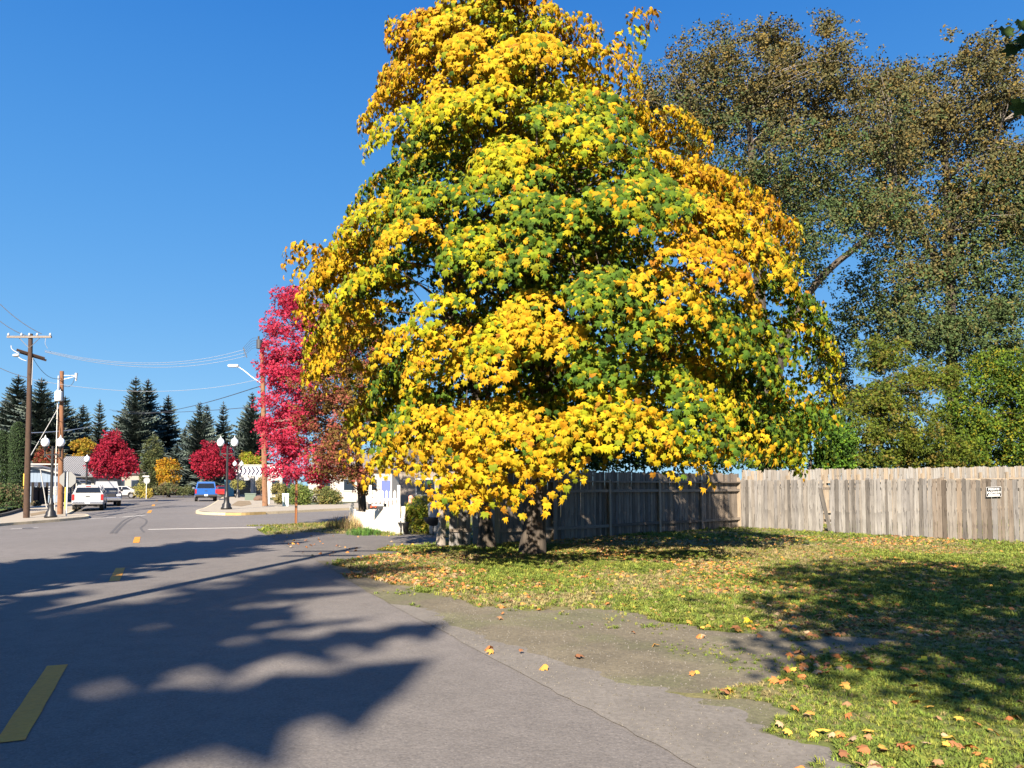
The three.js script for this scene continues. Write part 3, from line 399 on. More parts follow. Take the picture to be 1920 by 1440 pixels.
// two tall thin-leaved trees behind the fence
seed = 303;
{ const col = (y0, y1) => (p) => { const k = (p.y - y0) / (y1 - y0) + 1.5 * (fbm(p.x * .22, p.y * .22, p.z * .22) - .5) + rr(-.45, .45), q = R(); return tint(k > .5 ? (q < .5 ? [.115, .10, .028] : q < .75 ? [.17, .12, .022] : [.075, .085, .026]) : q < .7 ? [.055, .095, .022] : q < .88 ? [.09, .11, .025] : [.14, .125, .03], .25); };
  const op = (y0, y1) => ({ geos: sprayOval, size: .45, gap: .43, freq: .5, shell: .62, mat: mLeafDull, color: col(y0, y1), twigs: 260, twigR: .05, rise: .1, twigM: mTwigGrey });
  const L = (...a) => lobePx(...a);
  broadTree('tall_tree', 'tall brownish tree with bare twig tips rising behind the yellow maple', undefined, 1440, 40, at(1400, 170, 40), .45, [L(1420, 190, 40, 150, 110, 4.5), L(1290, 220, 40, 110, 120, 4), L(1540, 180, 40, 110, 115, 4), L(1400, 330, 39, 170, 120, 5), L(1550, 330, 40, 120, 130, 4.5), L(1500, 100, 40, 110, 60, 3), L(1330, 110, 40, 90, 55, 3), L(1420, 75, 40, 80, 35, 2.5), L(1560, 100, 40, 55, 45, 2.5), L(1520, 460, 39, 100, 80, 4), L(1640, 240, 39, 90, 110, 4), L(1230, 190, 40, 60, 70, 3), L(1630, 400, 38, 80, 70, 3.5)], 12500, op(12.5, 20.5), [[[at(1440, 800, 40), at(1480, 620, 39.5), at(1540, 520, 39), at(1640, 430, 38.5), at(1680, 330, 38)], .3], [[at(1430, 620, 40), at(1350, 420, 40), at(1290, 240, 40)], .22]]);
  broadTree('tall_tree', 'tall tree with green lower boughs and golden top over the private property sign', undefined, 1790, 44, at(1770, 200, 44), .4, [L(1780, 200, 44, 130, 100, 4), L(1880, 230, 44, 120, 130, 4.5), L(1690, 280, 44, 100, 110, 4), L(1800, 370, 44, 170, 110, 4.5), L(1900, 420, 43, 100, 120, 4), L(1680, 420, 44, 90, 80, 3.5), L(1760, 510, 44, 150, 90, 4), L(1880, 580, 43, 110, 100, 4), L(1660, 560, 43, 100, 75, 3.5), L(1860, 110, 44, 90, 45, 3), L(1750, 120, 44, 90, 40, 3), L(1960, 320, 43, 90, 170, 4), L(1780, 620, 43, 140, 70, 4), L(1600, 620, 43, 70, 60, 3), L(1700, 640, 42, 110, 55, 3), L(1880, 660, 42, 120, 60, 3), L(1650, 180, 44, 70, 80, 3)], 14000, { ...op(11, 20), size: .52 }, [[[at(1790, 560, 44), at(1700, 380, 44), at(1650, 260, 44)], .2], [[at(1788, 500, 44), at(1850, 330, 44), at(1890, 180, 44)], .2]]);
  // shrubs and small trees along the fence
  const mk = (cols) => () => tint(pick(cols), .25);
  broadTree('shrub', 'glossy dark green shrub leaning over the fence corner', undefined, 1510, 33.6, at(1515, 800, 33.6), .1, [L(1500, 810, 33.4, 75, 62, 1.4), L(1560, 830, 33.6, 45, 45, 1.2), L(1440, 845, 33, 60, 40, 1.2), L(1540, 865, 33.6, 60, 30, 1)], 2100, { geos: sprayOval, size: .42, gap: .38, freq: 1.1, color: mk([[.06, .13, .018], [.09, .19, .02], [.16, .27, .02], [.045, .10, .018]]), twigs: 20, twigR: .02, category: 'shrub', floor: 2.2 });
  broadTree('small_tree', 'small layered tree with orange tinted green leaves behind the fence', undefined, 1660, 36.5, at(1655, 740, 36.5), .12, [L(1660, 730, 36.5, 90, 55, 2), L(1620, 790, 36, 80, 50, 1.8), L(1700, 800, 36.4, 80, 55, 1.8), L(1650, 665, 36.5, 60, 35, 1.6), L(1740, 720, 36.8, 60, 50, 1.8), L(1640, 850, 36, 110, 40, 1.4), L(1740, 845, 37, 90, 45, 1.4)], 3200, { geos: sprayStar, size: .42, gap: .42, freq: .8, layer: 2.6, color: mk([[.11, .155, .02], [.14, .17, .02], [.19, .155, .03], [.08, .125, .02], [.16, .185, .02], [.13, .17, .02]]), twigs: 50, twigR: .03, floor: 2.2 });
  broadTree('small_tree', 'bright yellow green tree behind the fence beside the private property sign', undefined, 1850, 39, at(1850, 760, 39), .12, [L(1850, 760, 39, 85, 70, 2), L(1910, 740, 39, 70, 70, 2), L(1800, 800, 38.5, 60, 50, 1.6), L(1880, 690, 39, 70, 40, 1.8), L(1880, 830, 38.8, 90, 50, 1.6), L(1940, 800, 39.5, 60, 70, 1.6), L(1800, 850, 38, 60, 40, 1.4)], 3600, { geos: sprayOval, size: .44, gap: .4, freq: .9, color: mk([[.12, .2, .018], [.16, .23, .018], [.075, .14, .02], [.25, .24, .02], [.10, .165, .02], [.05, .10, .015]]), twigs: 40, twigR: .025, floor: 2.2 });
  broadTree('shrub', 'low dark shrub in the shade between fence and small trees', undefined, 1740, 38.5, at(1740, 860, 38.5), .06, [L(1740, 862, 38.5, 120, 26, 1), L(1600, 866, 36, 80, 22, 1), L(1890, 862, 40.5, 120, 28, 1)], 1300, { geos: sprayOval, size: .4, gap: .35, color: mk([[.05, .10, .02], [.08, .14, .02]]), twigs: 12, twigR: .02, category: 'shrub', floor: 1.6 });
  broadTree('far_tree', 'small grey green tree in the gap right of the yellow maple', undefined, 1560, 58, at(1562, 700, 58), .15, [L(1562, 690, 58, 36, 48, 2), L(1545, 660, 58, 22, 20, 1.4), L(1580, 740, 58, 40, 40, 2)], 700, { geos: sprayOval, size: .55, gap: .36, color: mk([[.06, .08, .04], [.08, .09, .045], [.05, .07, .03]]), twigs: 30, twigR: .05 });
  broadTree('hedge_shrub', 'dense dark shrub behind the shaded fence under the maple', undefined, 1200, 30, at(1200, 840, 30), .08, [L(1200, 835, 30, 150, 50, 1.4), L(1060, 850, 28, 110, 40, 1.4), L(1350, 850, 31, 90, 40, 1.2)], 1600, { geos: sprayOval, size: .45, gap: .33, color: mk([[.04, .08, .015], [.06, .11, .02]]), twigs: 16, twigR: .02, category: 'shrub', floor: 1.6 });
  // the red tree at the corner: crimson on its street side, bronze and green where it has not turned
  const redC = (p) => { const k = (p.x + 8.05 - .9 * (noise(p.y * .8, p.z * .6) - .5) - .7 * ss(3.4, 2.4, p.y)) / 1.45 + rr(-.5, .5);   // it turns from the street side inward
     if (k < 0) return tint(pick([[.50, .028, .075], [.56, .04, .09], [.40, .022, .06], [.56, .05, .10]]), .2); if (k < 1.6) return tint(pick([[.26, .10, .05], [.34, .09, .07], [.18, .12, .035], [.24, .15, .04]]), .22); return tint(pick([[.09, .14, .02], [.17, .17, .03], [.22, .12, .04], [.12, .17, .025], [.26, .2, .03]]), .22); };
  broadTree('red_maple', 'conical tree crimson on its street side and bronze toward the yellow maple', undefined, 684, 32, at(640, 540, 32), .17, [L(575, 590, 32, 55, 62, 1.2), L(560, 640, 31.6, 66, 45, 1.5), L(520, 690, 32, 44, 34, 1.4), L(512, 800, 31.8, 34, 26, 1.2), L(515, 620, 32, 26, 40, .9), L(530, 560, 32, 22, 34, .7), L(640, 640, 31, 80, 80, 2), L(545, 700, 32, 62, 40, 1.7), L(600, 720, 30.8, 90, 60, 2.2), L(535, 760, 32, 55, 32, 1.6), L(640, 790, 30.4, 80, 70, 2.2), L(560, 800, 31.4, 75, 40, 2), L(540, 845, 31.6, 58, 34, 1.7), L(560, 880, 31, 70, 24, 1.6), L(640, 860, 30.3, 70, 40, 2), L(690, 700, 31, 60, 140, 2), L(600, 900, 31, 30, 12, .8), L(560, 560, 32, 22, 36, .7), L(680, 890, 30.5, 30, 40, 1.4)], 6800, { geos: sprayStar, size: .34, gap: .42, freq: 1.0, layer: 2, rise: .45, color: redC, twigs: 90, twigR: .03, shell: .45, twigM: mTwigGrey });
}
// trees on the street further on
seed = 404;
const roundTree = (name, label, px, baseDepth, lobes, count, cols, size, rise = .5, group) => broadTree(name, label, group, px, baseDepth, at(px, lobes[0][1], baseDepth), .12 * baseDepth / 60, lobes.map((a) => lobePx(a[0], a[1], baseDepth, a[2], a[3], a[2] * baseDepth / F * .9)), count, { geos: sprayStar, size, gap: .36, freq: .9, layer: .7, rise, color: () => tint(pick(cols), .22), twigs: 40, twigR: .04 });
const crim = [[.35, .014, .04], [.42, .024, .05], [.27, .012, .035], [.38, .024, .06]], gold = [[.52, .26, .02], [.58, .34, .02], [.42, .17, .02], [.34, .26, .03]];
roundTree('street_tree', 'round crimson street tree behind the white pickup and pale buildings', 207, 74, [[210, 858, 34, 34], [195, 875, 30, 24], [230, 872, 28, 26], [214, 830, 20, 22], [198, 826, 8, 16], [226, 836, 9, 17], [184, 852, 10, 16], [244, 858, 11, 16], [212, 812, 6, 12], [172, 872, 10, 10], [254, 880, 9, 8]], 1200, crim, .62);
roundTree('street_tree', 'crimson street tree above the blue pickup truck', 398, 92, [[392, 870, 30, 28], [410, 862, 30, 30], [376, 862, 14, 20], [388, 846, 12, 16], [432, 876, 14, 22], [384, 836, 6, 12], [402, 840, 8, 14], [364, 862, 7, 14], [420, 848, 9, 16]], 1100, crim, .72);
roundTree('street_tree', 'rounded orange tree between the far conifers and the road', 316, 100, [[316, 886, 22, 26], [308, 876, 15, 16]], 500, gold, .7, .2);
roundTree('street_tree', 'golden tree behind the grey metal roof', 158, 110, [[158, 838, 24, 14], [146, 848, 14, 12]], 360, [[.40, .27, .03], [.30, .25, .03], [.46, .24, .03]], .8, .2);
roundTree('street_tree', 'reddish bronze tree behind the pale blue building', 92, 100, [[92, 862, 26, 18], [112, 868, 16, 20], [80, 852, 12, 20]], 500, [[.24, .06, .04], [.30, .05, .035], [.12, .09, .03], [.18, .12, .04]], .75, .2);
roundTree('street_tree', 'tall dull green tree left of the orange tree', 284, 104, [[286, 860, 20, 44], [280, 890, 22, 26]], 520, [[.09, .11, .04], [.13, .14, .05], [.07, .09, .035]], .75, .2);
roundTree('street_tree', 'small yellow green tree behind the awning shop', 474, 100, [[474, 866, 18, 12], [462, 858, 12, 12]], 260, [[.36, .38, .03], [.26, .3, .03], [.34, .2, .04]], .7, .2);

// conifers: drooping boughs in whorls
seed = 505;
function conifer(h, r, whorls, per, cols, ragged = .3) {
  const pos = [], col = [], tri = (a, b, c, k) => { pos.push(...a, ...b, ...c); for (let i = 0; i < 3; i++) col.push(...k); };
  for (let i = 0; i < whorls; i++) { const s = (i + R() * .8) / whorls, y = h * (.06 + .93 * s), L0 = r * Math.pow(1 - s, .8) * (1 + ragged * rr(-.6, .5)) + .25;
    for (let j = 0; j < per; j++) { const a = (j + R()) / per * 6.28 + i * 1.3, L = L0 * rr(.6, 1.1), dx = Math.cos(a), dz = Math.sin(a), dr = lerp(-.42, .35, s) + rr(-.12, .12), k = tint(pick(cols), .3), N = 7;
      const P = (q) => [dx * L * q, y + L * q * dr * (.5 + .5 * q) + L * .12 * q * q, dz * L * q];
      for (let m = 0; m < N; m++) { const q = (m + .3) / N, A = P(q), B = P(q + .16), w = L * (.34 * (1 - q) + .1) * rr(.7, 1.2); for (const sd of [-1, 1]) { const T = [A[0] - dz * sd * w + dx * w * .7, A[1] - w * rr(.15, .6), A[2] + dx * sd * w + dz * w * .7]; tri(A, B, T, k); const D = [A[0] + dx * w * .2 - dz * sd * w * .3, A[1] - w * .75, A[2] + dz * w * .2 + dx * sd * w * .3]; tri(A, B, D, k); } } } }
  const g = new THREE.BufferGeometry(); g.setAttribute('position', new THREE.Float32BufferAttribute(pos, 3)); g.setAttribute('color', new THREE.Float32BufferAttribute(col, 3)); g.computeVertexNormals(); return g;
}
const hazedFirC = [[.09, .128, .11], [.115, .155, .13], [.066, .096, .084], [.13, .168, .135]], mFir = M([1, 1, 1], .9, { vertexColors: true, side: THREE.DoubleSide });  // fir greens lightened and blued: distance haze is put into the colour
const firKinds = [conifer(22, 6, 46, 11, hazedFirC), conifer(22, 5.4, 48, 10, hazedFirC, .6), conifer(22, 7, 42, 12, hazedFirC, .5), conifer(22, 4.8, 40, 10, hazedFirC, .3)], firTrunk = new THREE.CylinderGeometry(.06, .36, 22, 7).translate(0, 11, 0);
const fir = (px, topPy, depth, kind, wide, label, group) => { const b = onGround(px, depth), top = at(px, topPy, depth), s = (top.y - b.y) / 22; const t = thing('conifer', label, 'tree', b, R() * 6.28, group); part('trunk', firTrunk, mBark, t); part('crown', firKinds[kind], mFir, t, 'stuff'); t.scale.set(s * wide, s, s * wide); return t; };
for (const [px, y, d, k, w, l] of [[28, 702, 130, 0, 1.35, 'dark fir just left of the near utility pole with crossarm'], [72, 708, 125, 2, 1.25, 'broad dark fir between the two wooden utility poles'], [5, 745, 140, 1, 1.2, 'dark fir above the two clipped columnar cedars'], [118, 742, 135, 2, 1.2, 'dark fir behind the pole that carries the transformer'], [152, 758, 150, 1, 1.3, 'ragged fir with bent tip right of the transformer pole'], [183, 748, 150, 3, .9, 'slim lone fir above the crimson tree by the white pickup'], [250, 705, 140, 0, 1.05, 'tall left fir of the pair above the dull green tree'], [273, 710, 145, 1, 1.2, 'tall right fir of the pair above the dull green tree'], [232, 760, 150, 2, 1, 'low fir left of the tall pair'], [312, 740, 150, 1, 1.1, 'fir standing just right of the tall pair'], [290, 812, 118, 2, 1.1, 'short blue green fir behind the orange tree'], [372, 753, 120, 2, 1, 'broad fir behind the crimson tree of the blue pickup'], [385, 757, 140, 0, 1, 'slim fir at the right shoulder of the broad fir'], [416, 752, 145, 3, 1, 'slim fir above the right hand twin globe lamp'], [345, 800, 150, 1, 1.1, 'low fir between the orange and crimson trees'], [470, 735, 130, 2, .95, 'fir behind the utility pole with the street light'], [448, 800, 150, 0, 1, 'low fir left of the pole with the street light'], [330, 830, 130, 2, 1.2, 'low broad fir behind the far road end']]) fir(px, y, d, k, w, l, 'far conifers beyond the town street');
// clipped columnar cedars and hedge at the left edge
{ const mk = (px, topPy, depth, r, label) => { const b = onGround(px, depth), h = at(px, topPy, depth).y - b.y, t = thing('columnar_cedar', label, 'tree', b, 0, 'clipped columnar cedars'); part('trunk', cyl(.12, .05, h * .8, 7), mBark, t); const l = []; for (let i = 0; i < 1500; i++) { const s = Math.pow(R(), .8), a = R() * 6.28, rad = r * (s < .75 ? lerp(.85, 1, s / .75) : Math.sqrt(Math.max(0, 1 - ((s - .75) / .25) ** 2))) * rr(.82, 1.05); l.push({ p: new V3(Math.cos(a) * rad, .15 + s * h * .99, Math.sin(a) * rad), n: new V3(Math.cos(a), .3, Math.sin(a)).addScaledVector(rv(), .5), d: new V3(0, 1, 0).addScaledVector(rv(), .4), s: rr(.3, .5), c: tint(pick([[.022, .052, .012], [.034, .072, .015], [.016, .036, .01]]), .2) }); } scatter('crown', sprayOval[1], l, t, mLeafDull); };
  mk(31, 797, 58, .5, 'taller clipped cedar column next to the utility pole'); mk(3, 814, 58, .5, 'shorter clipped cedar column beside the taller one');
  broadTree('hedge_shrub', 'rounded dark green shrub on the lawn below the cedar columns', undefined, 16, 54, at(16, 930, 54), .05, [lobePx(16, 930, 54, 34, 24, 1), lobePx(-20, 928, 54, 40, 26, 1)], 700, { geos: sprayOval, size: .38, gap: .3, color: () => tint(pick([[.05, .09, .025], [.07, .12, .03], [.12, .09, .04]]), .2), twigs: 6, twigR: .02, category: 'shrub', mat: mLeafDull }); }
seed = 606;
// ---------- board fences ----------
const boardGeos = {};
function boardGeo(w, h, d, k, gapTop) {                           // weathered board with its own strip of grain, worn ends
  const key = [w, h, d, k].join(); if (boardGeos[key]) return boardGeos[key];
  const g = new THREE.BoxGeometry(w, h, d, 2, 5, 1).translate(0, h / 2, 0), p = g.attributes.position, uv = g.attributes.uv, s = hash(k, 3, 5);
  for (let i = 0; i < p.count; i++) { const x = p.getX(i), y = p.getY(i); uv.setXY(i, (x / 1.1 + s * 7.3) , (y / 2.4 + s * 3.1)); if (y > h - .01) p.setY(i, y + (hash(Math.round(x * 50), k, 1) - .5) * .035 - Math.abs(x) / w * .03); if (y < .01) p.setY(i, y + (hash(Math.round(x * 50), k, 2) - .6) * .06); p.setZ(i, p.getZ(i) + .008 * (noise(y * 1.5, k * 3.3) - .5)); p.setX(i, x + .006 * (noise(y * 2, k * 5.1) - .5)); }
  g.computeVertexNormals(); return boardGeos[key] = g;
}
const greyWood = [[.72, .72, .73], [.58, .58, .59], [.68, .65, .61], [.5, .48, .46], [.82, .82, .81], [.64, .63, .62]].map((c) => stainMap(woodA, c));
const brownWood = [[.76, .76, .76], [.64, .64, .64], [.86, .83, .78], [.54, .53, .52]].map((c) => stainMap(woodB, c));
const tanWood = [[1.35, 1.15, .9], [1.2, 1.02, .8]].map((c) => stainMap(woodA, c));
function fenceLine(name, label, a, b, o) {
  const dir = b.clone().sub(a).setY(0), L = dir.length(), turn = Math.atan2(-dir.z, dir.x), f = thing(name, label, 'fence', a, turn);
  for (let x = 0, i = 0; x < L; i++) { const w = pick(o.widths), k = (R() * 9) | 0, skip = o.skip && o.skip.some(([p, q]) => x > p && x < q); if (!skip) { const m = part('board', boardGeo(w - .014, o.h, .019, k), pick(o.mats(x / L)), f); m.position.set(x + w / 2, .03 + rr(-.02, .02) + (o.rise ? o.rise(x / L) : 0), o.boardZ + rr(-.004, .004)); m.rotation.z = rr(-.006, .006) * (o.lean ?? 1); m.scale.y = 1 + rr(-.012, .012) + (o.grow ? o.grow(x / L) : 0); } x += w; }
  for (const x of o.posts) { const m = part('post', box(.09, o.postH, .09, 0, o.postH / 2 - .3, 0), pick(o.postMats ?? o.mats(x / L)), f); m.position.set(x, 0, o.postZ ?? 0); m.rotation.z = rr(-.012, .012); if (o.grow) m.scale.y = 1 + o.grow(x / L); }
  for (const [y, hh, dd] of o.rails) { for (let i = 0; i + 1 < o.posts.length; i++) { const x0 = o.posts[i] + .047, x1 = o.posts[i + 1] - .047, m = part('rail', box(x1 - x0, hh, dd), pick(o.railMats ?? o.mats(x0 / L)), f); m.position.set((x0 + x1) / 2, y * (o.grow ? 1 + o.grow((x0 + x1) / 2 / L) : 1) + rr(-.015, .015), o.railZ); m.rotation.z = rr(-.006, .006); } }
  return f;
}
const corner = gp(1390, 990), fbEnd = (() => { const a = gp(1920, 1018.5); return a.clone().add(a.clone().sub(corner).multiplyScalar(.35)); })();
const Lb = corner.distanceTo(fbEnd);
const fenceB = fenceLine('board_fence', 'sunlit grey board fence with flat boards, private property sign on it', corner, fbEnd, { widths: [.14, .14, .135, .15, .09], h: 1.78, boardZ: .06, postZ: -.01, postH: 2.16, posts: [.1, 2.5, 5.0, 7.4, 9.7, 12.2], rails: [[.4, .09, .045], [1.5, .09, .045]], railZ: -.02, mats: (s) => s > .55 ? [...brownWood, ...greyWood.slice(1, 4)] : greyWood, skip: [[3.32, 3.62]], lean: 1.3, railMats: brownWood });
{ // the loose board that has swung out of its gap
  const m = part('board', boardGeo(.135, 1.5, .019, 4), greyWood[3], fenceB); m.position.set(3.72, .05, .1); m.rotation.z = .23; m.userData.label = 'loose board hanging askew'; }
const faEnd = (() => { const d = new V3(-.738, 0, .675); return corner.clone().addScaledVector(d, 14.1); })();
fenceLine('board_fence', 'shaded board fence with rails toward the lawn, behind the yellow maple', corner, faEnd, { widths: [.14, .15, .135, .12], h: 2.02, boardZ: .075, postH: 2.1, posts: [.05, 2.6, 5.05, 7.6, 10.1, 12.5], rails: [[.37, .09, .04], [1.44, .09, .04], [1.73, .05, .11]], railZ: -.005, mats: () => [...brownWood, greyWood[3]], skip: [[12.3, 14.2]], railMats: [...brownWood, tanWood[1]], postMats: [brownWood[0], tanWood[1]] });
part('corner_post', box(.13, 2.0, .13, 0, .9, 0), tanWood[0], fenceB).position.set(-.08, 0, .08);
{ const a = corner.clone().add(new V3(.15, 0, -.2)), b = at(2080, HORIZON, 40.5); b.y = 0;
  const L = a.distanceTo(b), posts = []; for (let x = .3; x < L; x += 1.95) posts.push(x);
  fenceLine('board_fence', 'taller pale board fence with rails, behind the sunlit fence', a, b, { widths: [.14, .15], h: 2.1, boardZ: -.06, postH: 2.2, posts, rails: [[.5, .09, .04], [1.62, .09, .05]], railZ: .03, postZ: .03, mats: () => [greyWood[4], greyWood[2], tanWood[1]], railMats: tanWood, postMats: tanWood, grow: (s) => .03 + .22 * s }); }
{ // sign on the fence
  const cv = document.createElement('canvas'); cv.width = 512; cv.height = 352; const x = cv.getContext('2d');
  x.fillStyle = '#101010'; x.fillRect(0, 0, 512, 352); x.fillStyle = '#f2f2f0'; x.fillRect(0, 0, 512, 10); x.fillRect(0, 342, 512, 10); x.fillRect(0, 0, 8, 352); x.fillRect(504, 0, 8, 352);
  x.textAlign = 'center'; x.font = 'bold 112px sans-serif'; x.fillText('PRIVATE', 256, 126, 400); x.fillText('PROPERTY', 256, 246, 478); x.fillStyle = '#f2f2f0'; x.fillRect(60, 272, 392, 56); x.fillStyle = '#101010'; x.font = 'bold 44px sans-serif'; x.fillText('NO TRESPASSING', 256, 316, 376);
  const t = new THREE.CanvasTexture(cv); t.colorSpace = THREE.SRGBColorSpace;
  const dir = fbEnd.clone().sub(corner).normalize(), turn = Math.atan2(-dir.z, dir.x); const hit = (() => { const d = ray(1867, 922), n = new V3(dir.z, 0, -dir.x), e = new V3(0, EYE, 0), k = n.dot(corner.clone().sub(e)) / n.dot(d); return e.addScaledVector(d, k); })();
  const nrm = new V3(-dir.z, 0, dir.x); if (nrm.z < 0) nrm.negate();
  const s = thing('warning_sign', 'small black and white private property sign on the board fence', 'sign', hit.clone().addScaledVector(nrm, .115), turn);
  const pl = part('plate', box(.40, .29, .006), M([.02, .02, .02], .5), s); const fc = part('printed_face', new THREE.PlaneGeometry(.39, .28).translate(0, 0, .0055), new THREE.MeshStandardMaterial({ map: t, roughness: .5 }), s);
  for (const o of [pl, fc]) { o.rotation.x = -.12; o.rotation.z = .04; }
  part('mount', box(.06, .06, .05, 0, .02, -.028), M([.2, .17, .14], .9), s); }

// ---------- the yard edge left of the maple ----------
{ const dir = new V3(-.738, 0, .675), P = (s) => corner.clone().addScaledVector(dir, s), turn = Math.atan2(-dir.z, dir.x);
  const t = thing('weathered_post', 'thick pale weathered post standing at the end of the shaded fence', 'post', gp(826, 1027)), g = trunkGeo([[0, -.05, 0], [.03, .6, 0], [.06, 1.2, .02], [.05, 1.75, 0]], .115, .095, 1.25);
  part('shaft', g, stainMap(woodA, [1.25, 1.15, 1.05]), t);
  const gate = thing('wooden_gate', 'low wooden gate of upright boards between weathered post and painted panel', 'gate', gp(842, 1027), Math.atan2(.35, 1)); for (let i = 0; i < 5; i++) { const m = part('board', boardGeo(.11, 1.55, .02, i), greyWood[i % 4], gate); m.position.set(.06 + i * .115, .05, 0); } for (const y of [.45, 1.3]) part('rail', box(.6, .09, .03, .3, y, .027), brownWood[0], gate);
  const pn = thing('painted_panel', 'pale painted panel leaning behind the slim maple trunk', 'panel', gp(906, 1026).add(new V3(0, 0, -.35)), .25); part('upper_sheet', box(.62, 1.2, .03, 0, 1.1, 0), M([.38, .42, .45], .8), pn); part('lower_sheet', box(.6, .47, .03, .01, .245, -.005), M([.33, .37, .40], .8), pn); part('edge_board', box(.13, 1.75, .035, .36, .88, .01), stainMap(woodA, [1.25, 1.1, .8]), pn);
  // white picket fence with arch
  const mW = M([.8, .8, .78], .7, { map: concTex }), A = gp(657, 988), B = gp(752, 1003), L = A.distanceTo(B), d2 = B.clone().sub(A).normalize();
  const pf = thing('picket_fence', 'low white picket fence with dipping top beside the driveway', 'fence', A, Math.atan2(-d2.z, d2.x));
  const sh = (h) => { const s = new THREE.Shape(); s.moveTo(-.045, 0); s.lineTo(.045, 0); s.lineTo(.045, h - .07); s.lineTo(0, h); s.lineTo(-.045, h - .07); s.closePath(); return new THREE.ExtrudeGeometry(s, { depth: .018, bevelEnabled: false }); }, pg = [.62, .7, .78, .86, .94, 1.02].map(sh);
  const NP = Math.floor(L / .118); for (let i = 0; i <= NP; i++) { const q = i / NP, k = Math.round(clamp(q < .5 ? 2.2 - Math.sin(q * 6.28) * 2.2 : 1 + (q - .5) * 8, 0, 5)); const m = part('picket', pg[k], mW, pf); m.position.set(i * .118, .02, .02); m.rotation.z = rr(-.02, .02); }
  for (const y of [.22, .5]) part('rail', box(L, .07, .035, L / 2, y, -.005), mW, pf); for (const x of [0, L * .5, L]) part('post', box(.1, .98, .1, x, .44, -.07), mW, pf);
  const ar = thing('garden_gate', 'tall white slatted garden gate rising behind the picket fence', 'gate', gp(716, 994).add(new V3(0, 0, -.5)), .25); for (const x of [-.52, .52]) part('post', box(.1, 1.62, .1, x, .81, 0), mW, ar); part('rail', box(.94, .07, .035, 0, .35, .035), mW, ar); part('rail', box(.94, .07, .035, 0, 1.1, .035), mW, ar);
  for (let i = 0; i < 6; i++) part('picket', sh(1.4), mW, ar).position.set(-.38 + i * .15, .04, .056);
  // planter box on the fence
  const pb = thing('planter_box', 'dark planter box with pale label strip fixed on the white fence', 'planter', gp(708, 997).add(new V3(.0, .78, .12)), -.25); part('box', rbox(.62, .2, .2, .012, 0, .1, 0), M([.03, .03, .035], .6), pb); part('label', box(.44, .055, .004, .06, .15, .103), M([.6, .6, .58], .6), pb); part('flowers', mergeGeometries(Array.from({ length: 9 }, () => new THREE.IcosahedronGeometry(rr(.025, .04), 0).translate(rr(-.2, .0), rr(.06, .12), .125))), M([.7, .1, .04], .7), pb); part('bracket', box(.04, .2, .16, .25, -.08, -.06), M([.03, .03, .03], .6), pb);
  const pt = thing('plant_pot', 'black plastic nursery pot on the ground beside the ivy', 'pot', gp(757, 1002.5)); part('pot', lathe([[0, 0], [.14, 0], [.175, .36], [.19, .36], [.19, .41], [.175, .41], [.165, .37], [0, .37]], 20), M([.035, .035, .038], .5), pt);
  { const l = []; for (let i = 0; i < 26; i++) { const a = R() * 6.28; l.push(limb([new V3(0, .37, 0), new V3(Math.cos(a) * .08, .55, Math.sin(a) * .08), new V3(Math.cos(a) * rr(.1, .22), rr(.6, .85), Math.sin(a) * rr(.1, .22))], .006, .002, 4, 3, 0)); } part('dry_stems', mergeGeometries(l), M([.42, .30, .13], .95), pt, 'stuff'); }
  const iv = gp(787, 1001), lob = (px, py, rx, ry) => lobePx(px, py, -iv.z + .1, rx, ry, .45); broadTree('ivy_shrub', 'yellow green variegated ivy shrub between pot and weathered post', undefined, 787, -iv.z, at(787, 950, -iv.z), .03, [lob(785, 975, 26, 26), lob(790, 948, 22, 20), lob(800, 985, 18, 16), lob(765, 962, 14, 20)], 750, { geos: sprayStar, size: .17, gap: .3, freq: 3, color: () => tint(pick([[.42, .42, .04], [.55, .5, .08], [.2, .3, .03], [.12, .2, .02], [.5, .38, .05]]), .2), twigs: 8, twigR: .01, category: 'shrub', floor: .03 });
  const bd = thing('bird_ornament', 'pink bird shaped garden ornament above the ivy', 'ornament', gp(768, 999).add(new V3(0, 0, -.25))); part('stake', cyl(.012, .012, 1.08, 6), M([.2, .2, .2], .5), bd); part('head', [new THREE.SphereGeometry(.085, 14, 10).scale(1, 1, .8).translate(0, 1.19, 0), new THREE.CylinderGeometry(.05, .07, .16, 10).translate(-.02, 1.08, 0)], M([.62, .28, .20], .6), bd); part('beak', new THREE.ConeGeometry(.035, .2, 8).rotateZ(-Math.PI / 2 - .1).translate(.16, 1.17, 0), M([.55, .27, .18], .6), bd);
  const bw = thing('planter_bowl', 'dark bowl shaped planter on a thin stand beside the weathered post', 'planter', gp(812, 1008)); part('bowl', lathe([[0, .36], [.12, .37], [.26, .5], [.3, .62], [.28, .62], [.24, .52], [0, .44]], 18), M([.05, .05, .055], .6), bw); part('stand', [cyl(.02, .02, .38, 6), cyl(.17, .03, .04, 10)], M([.04, .04, .04], .6), bw);
  const sb = thing('grey_bin', 'grey dustbin behind the bowl planter', 'bin', gp(815, 1005).add(new V3(0, 0, -.7))); part('body', lathe([[0, 0], [.24, 0], [.29, .95], [0, .95]], 14), M([.36, .38, .40], .5), sb); part('lid', lathe([[.31, .95], [.31, 1.0], [.18, 1.08], [0, 1.1]], 14), M([.5, .51, .52], .5), sb);
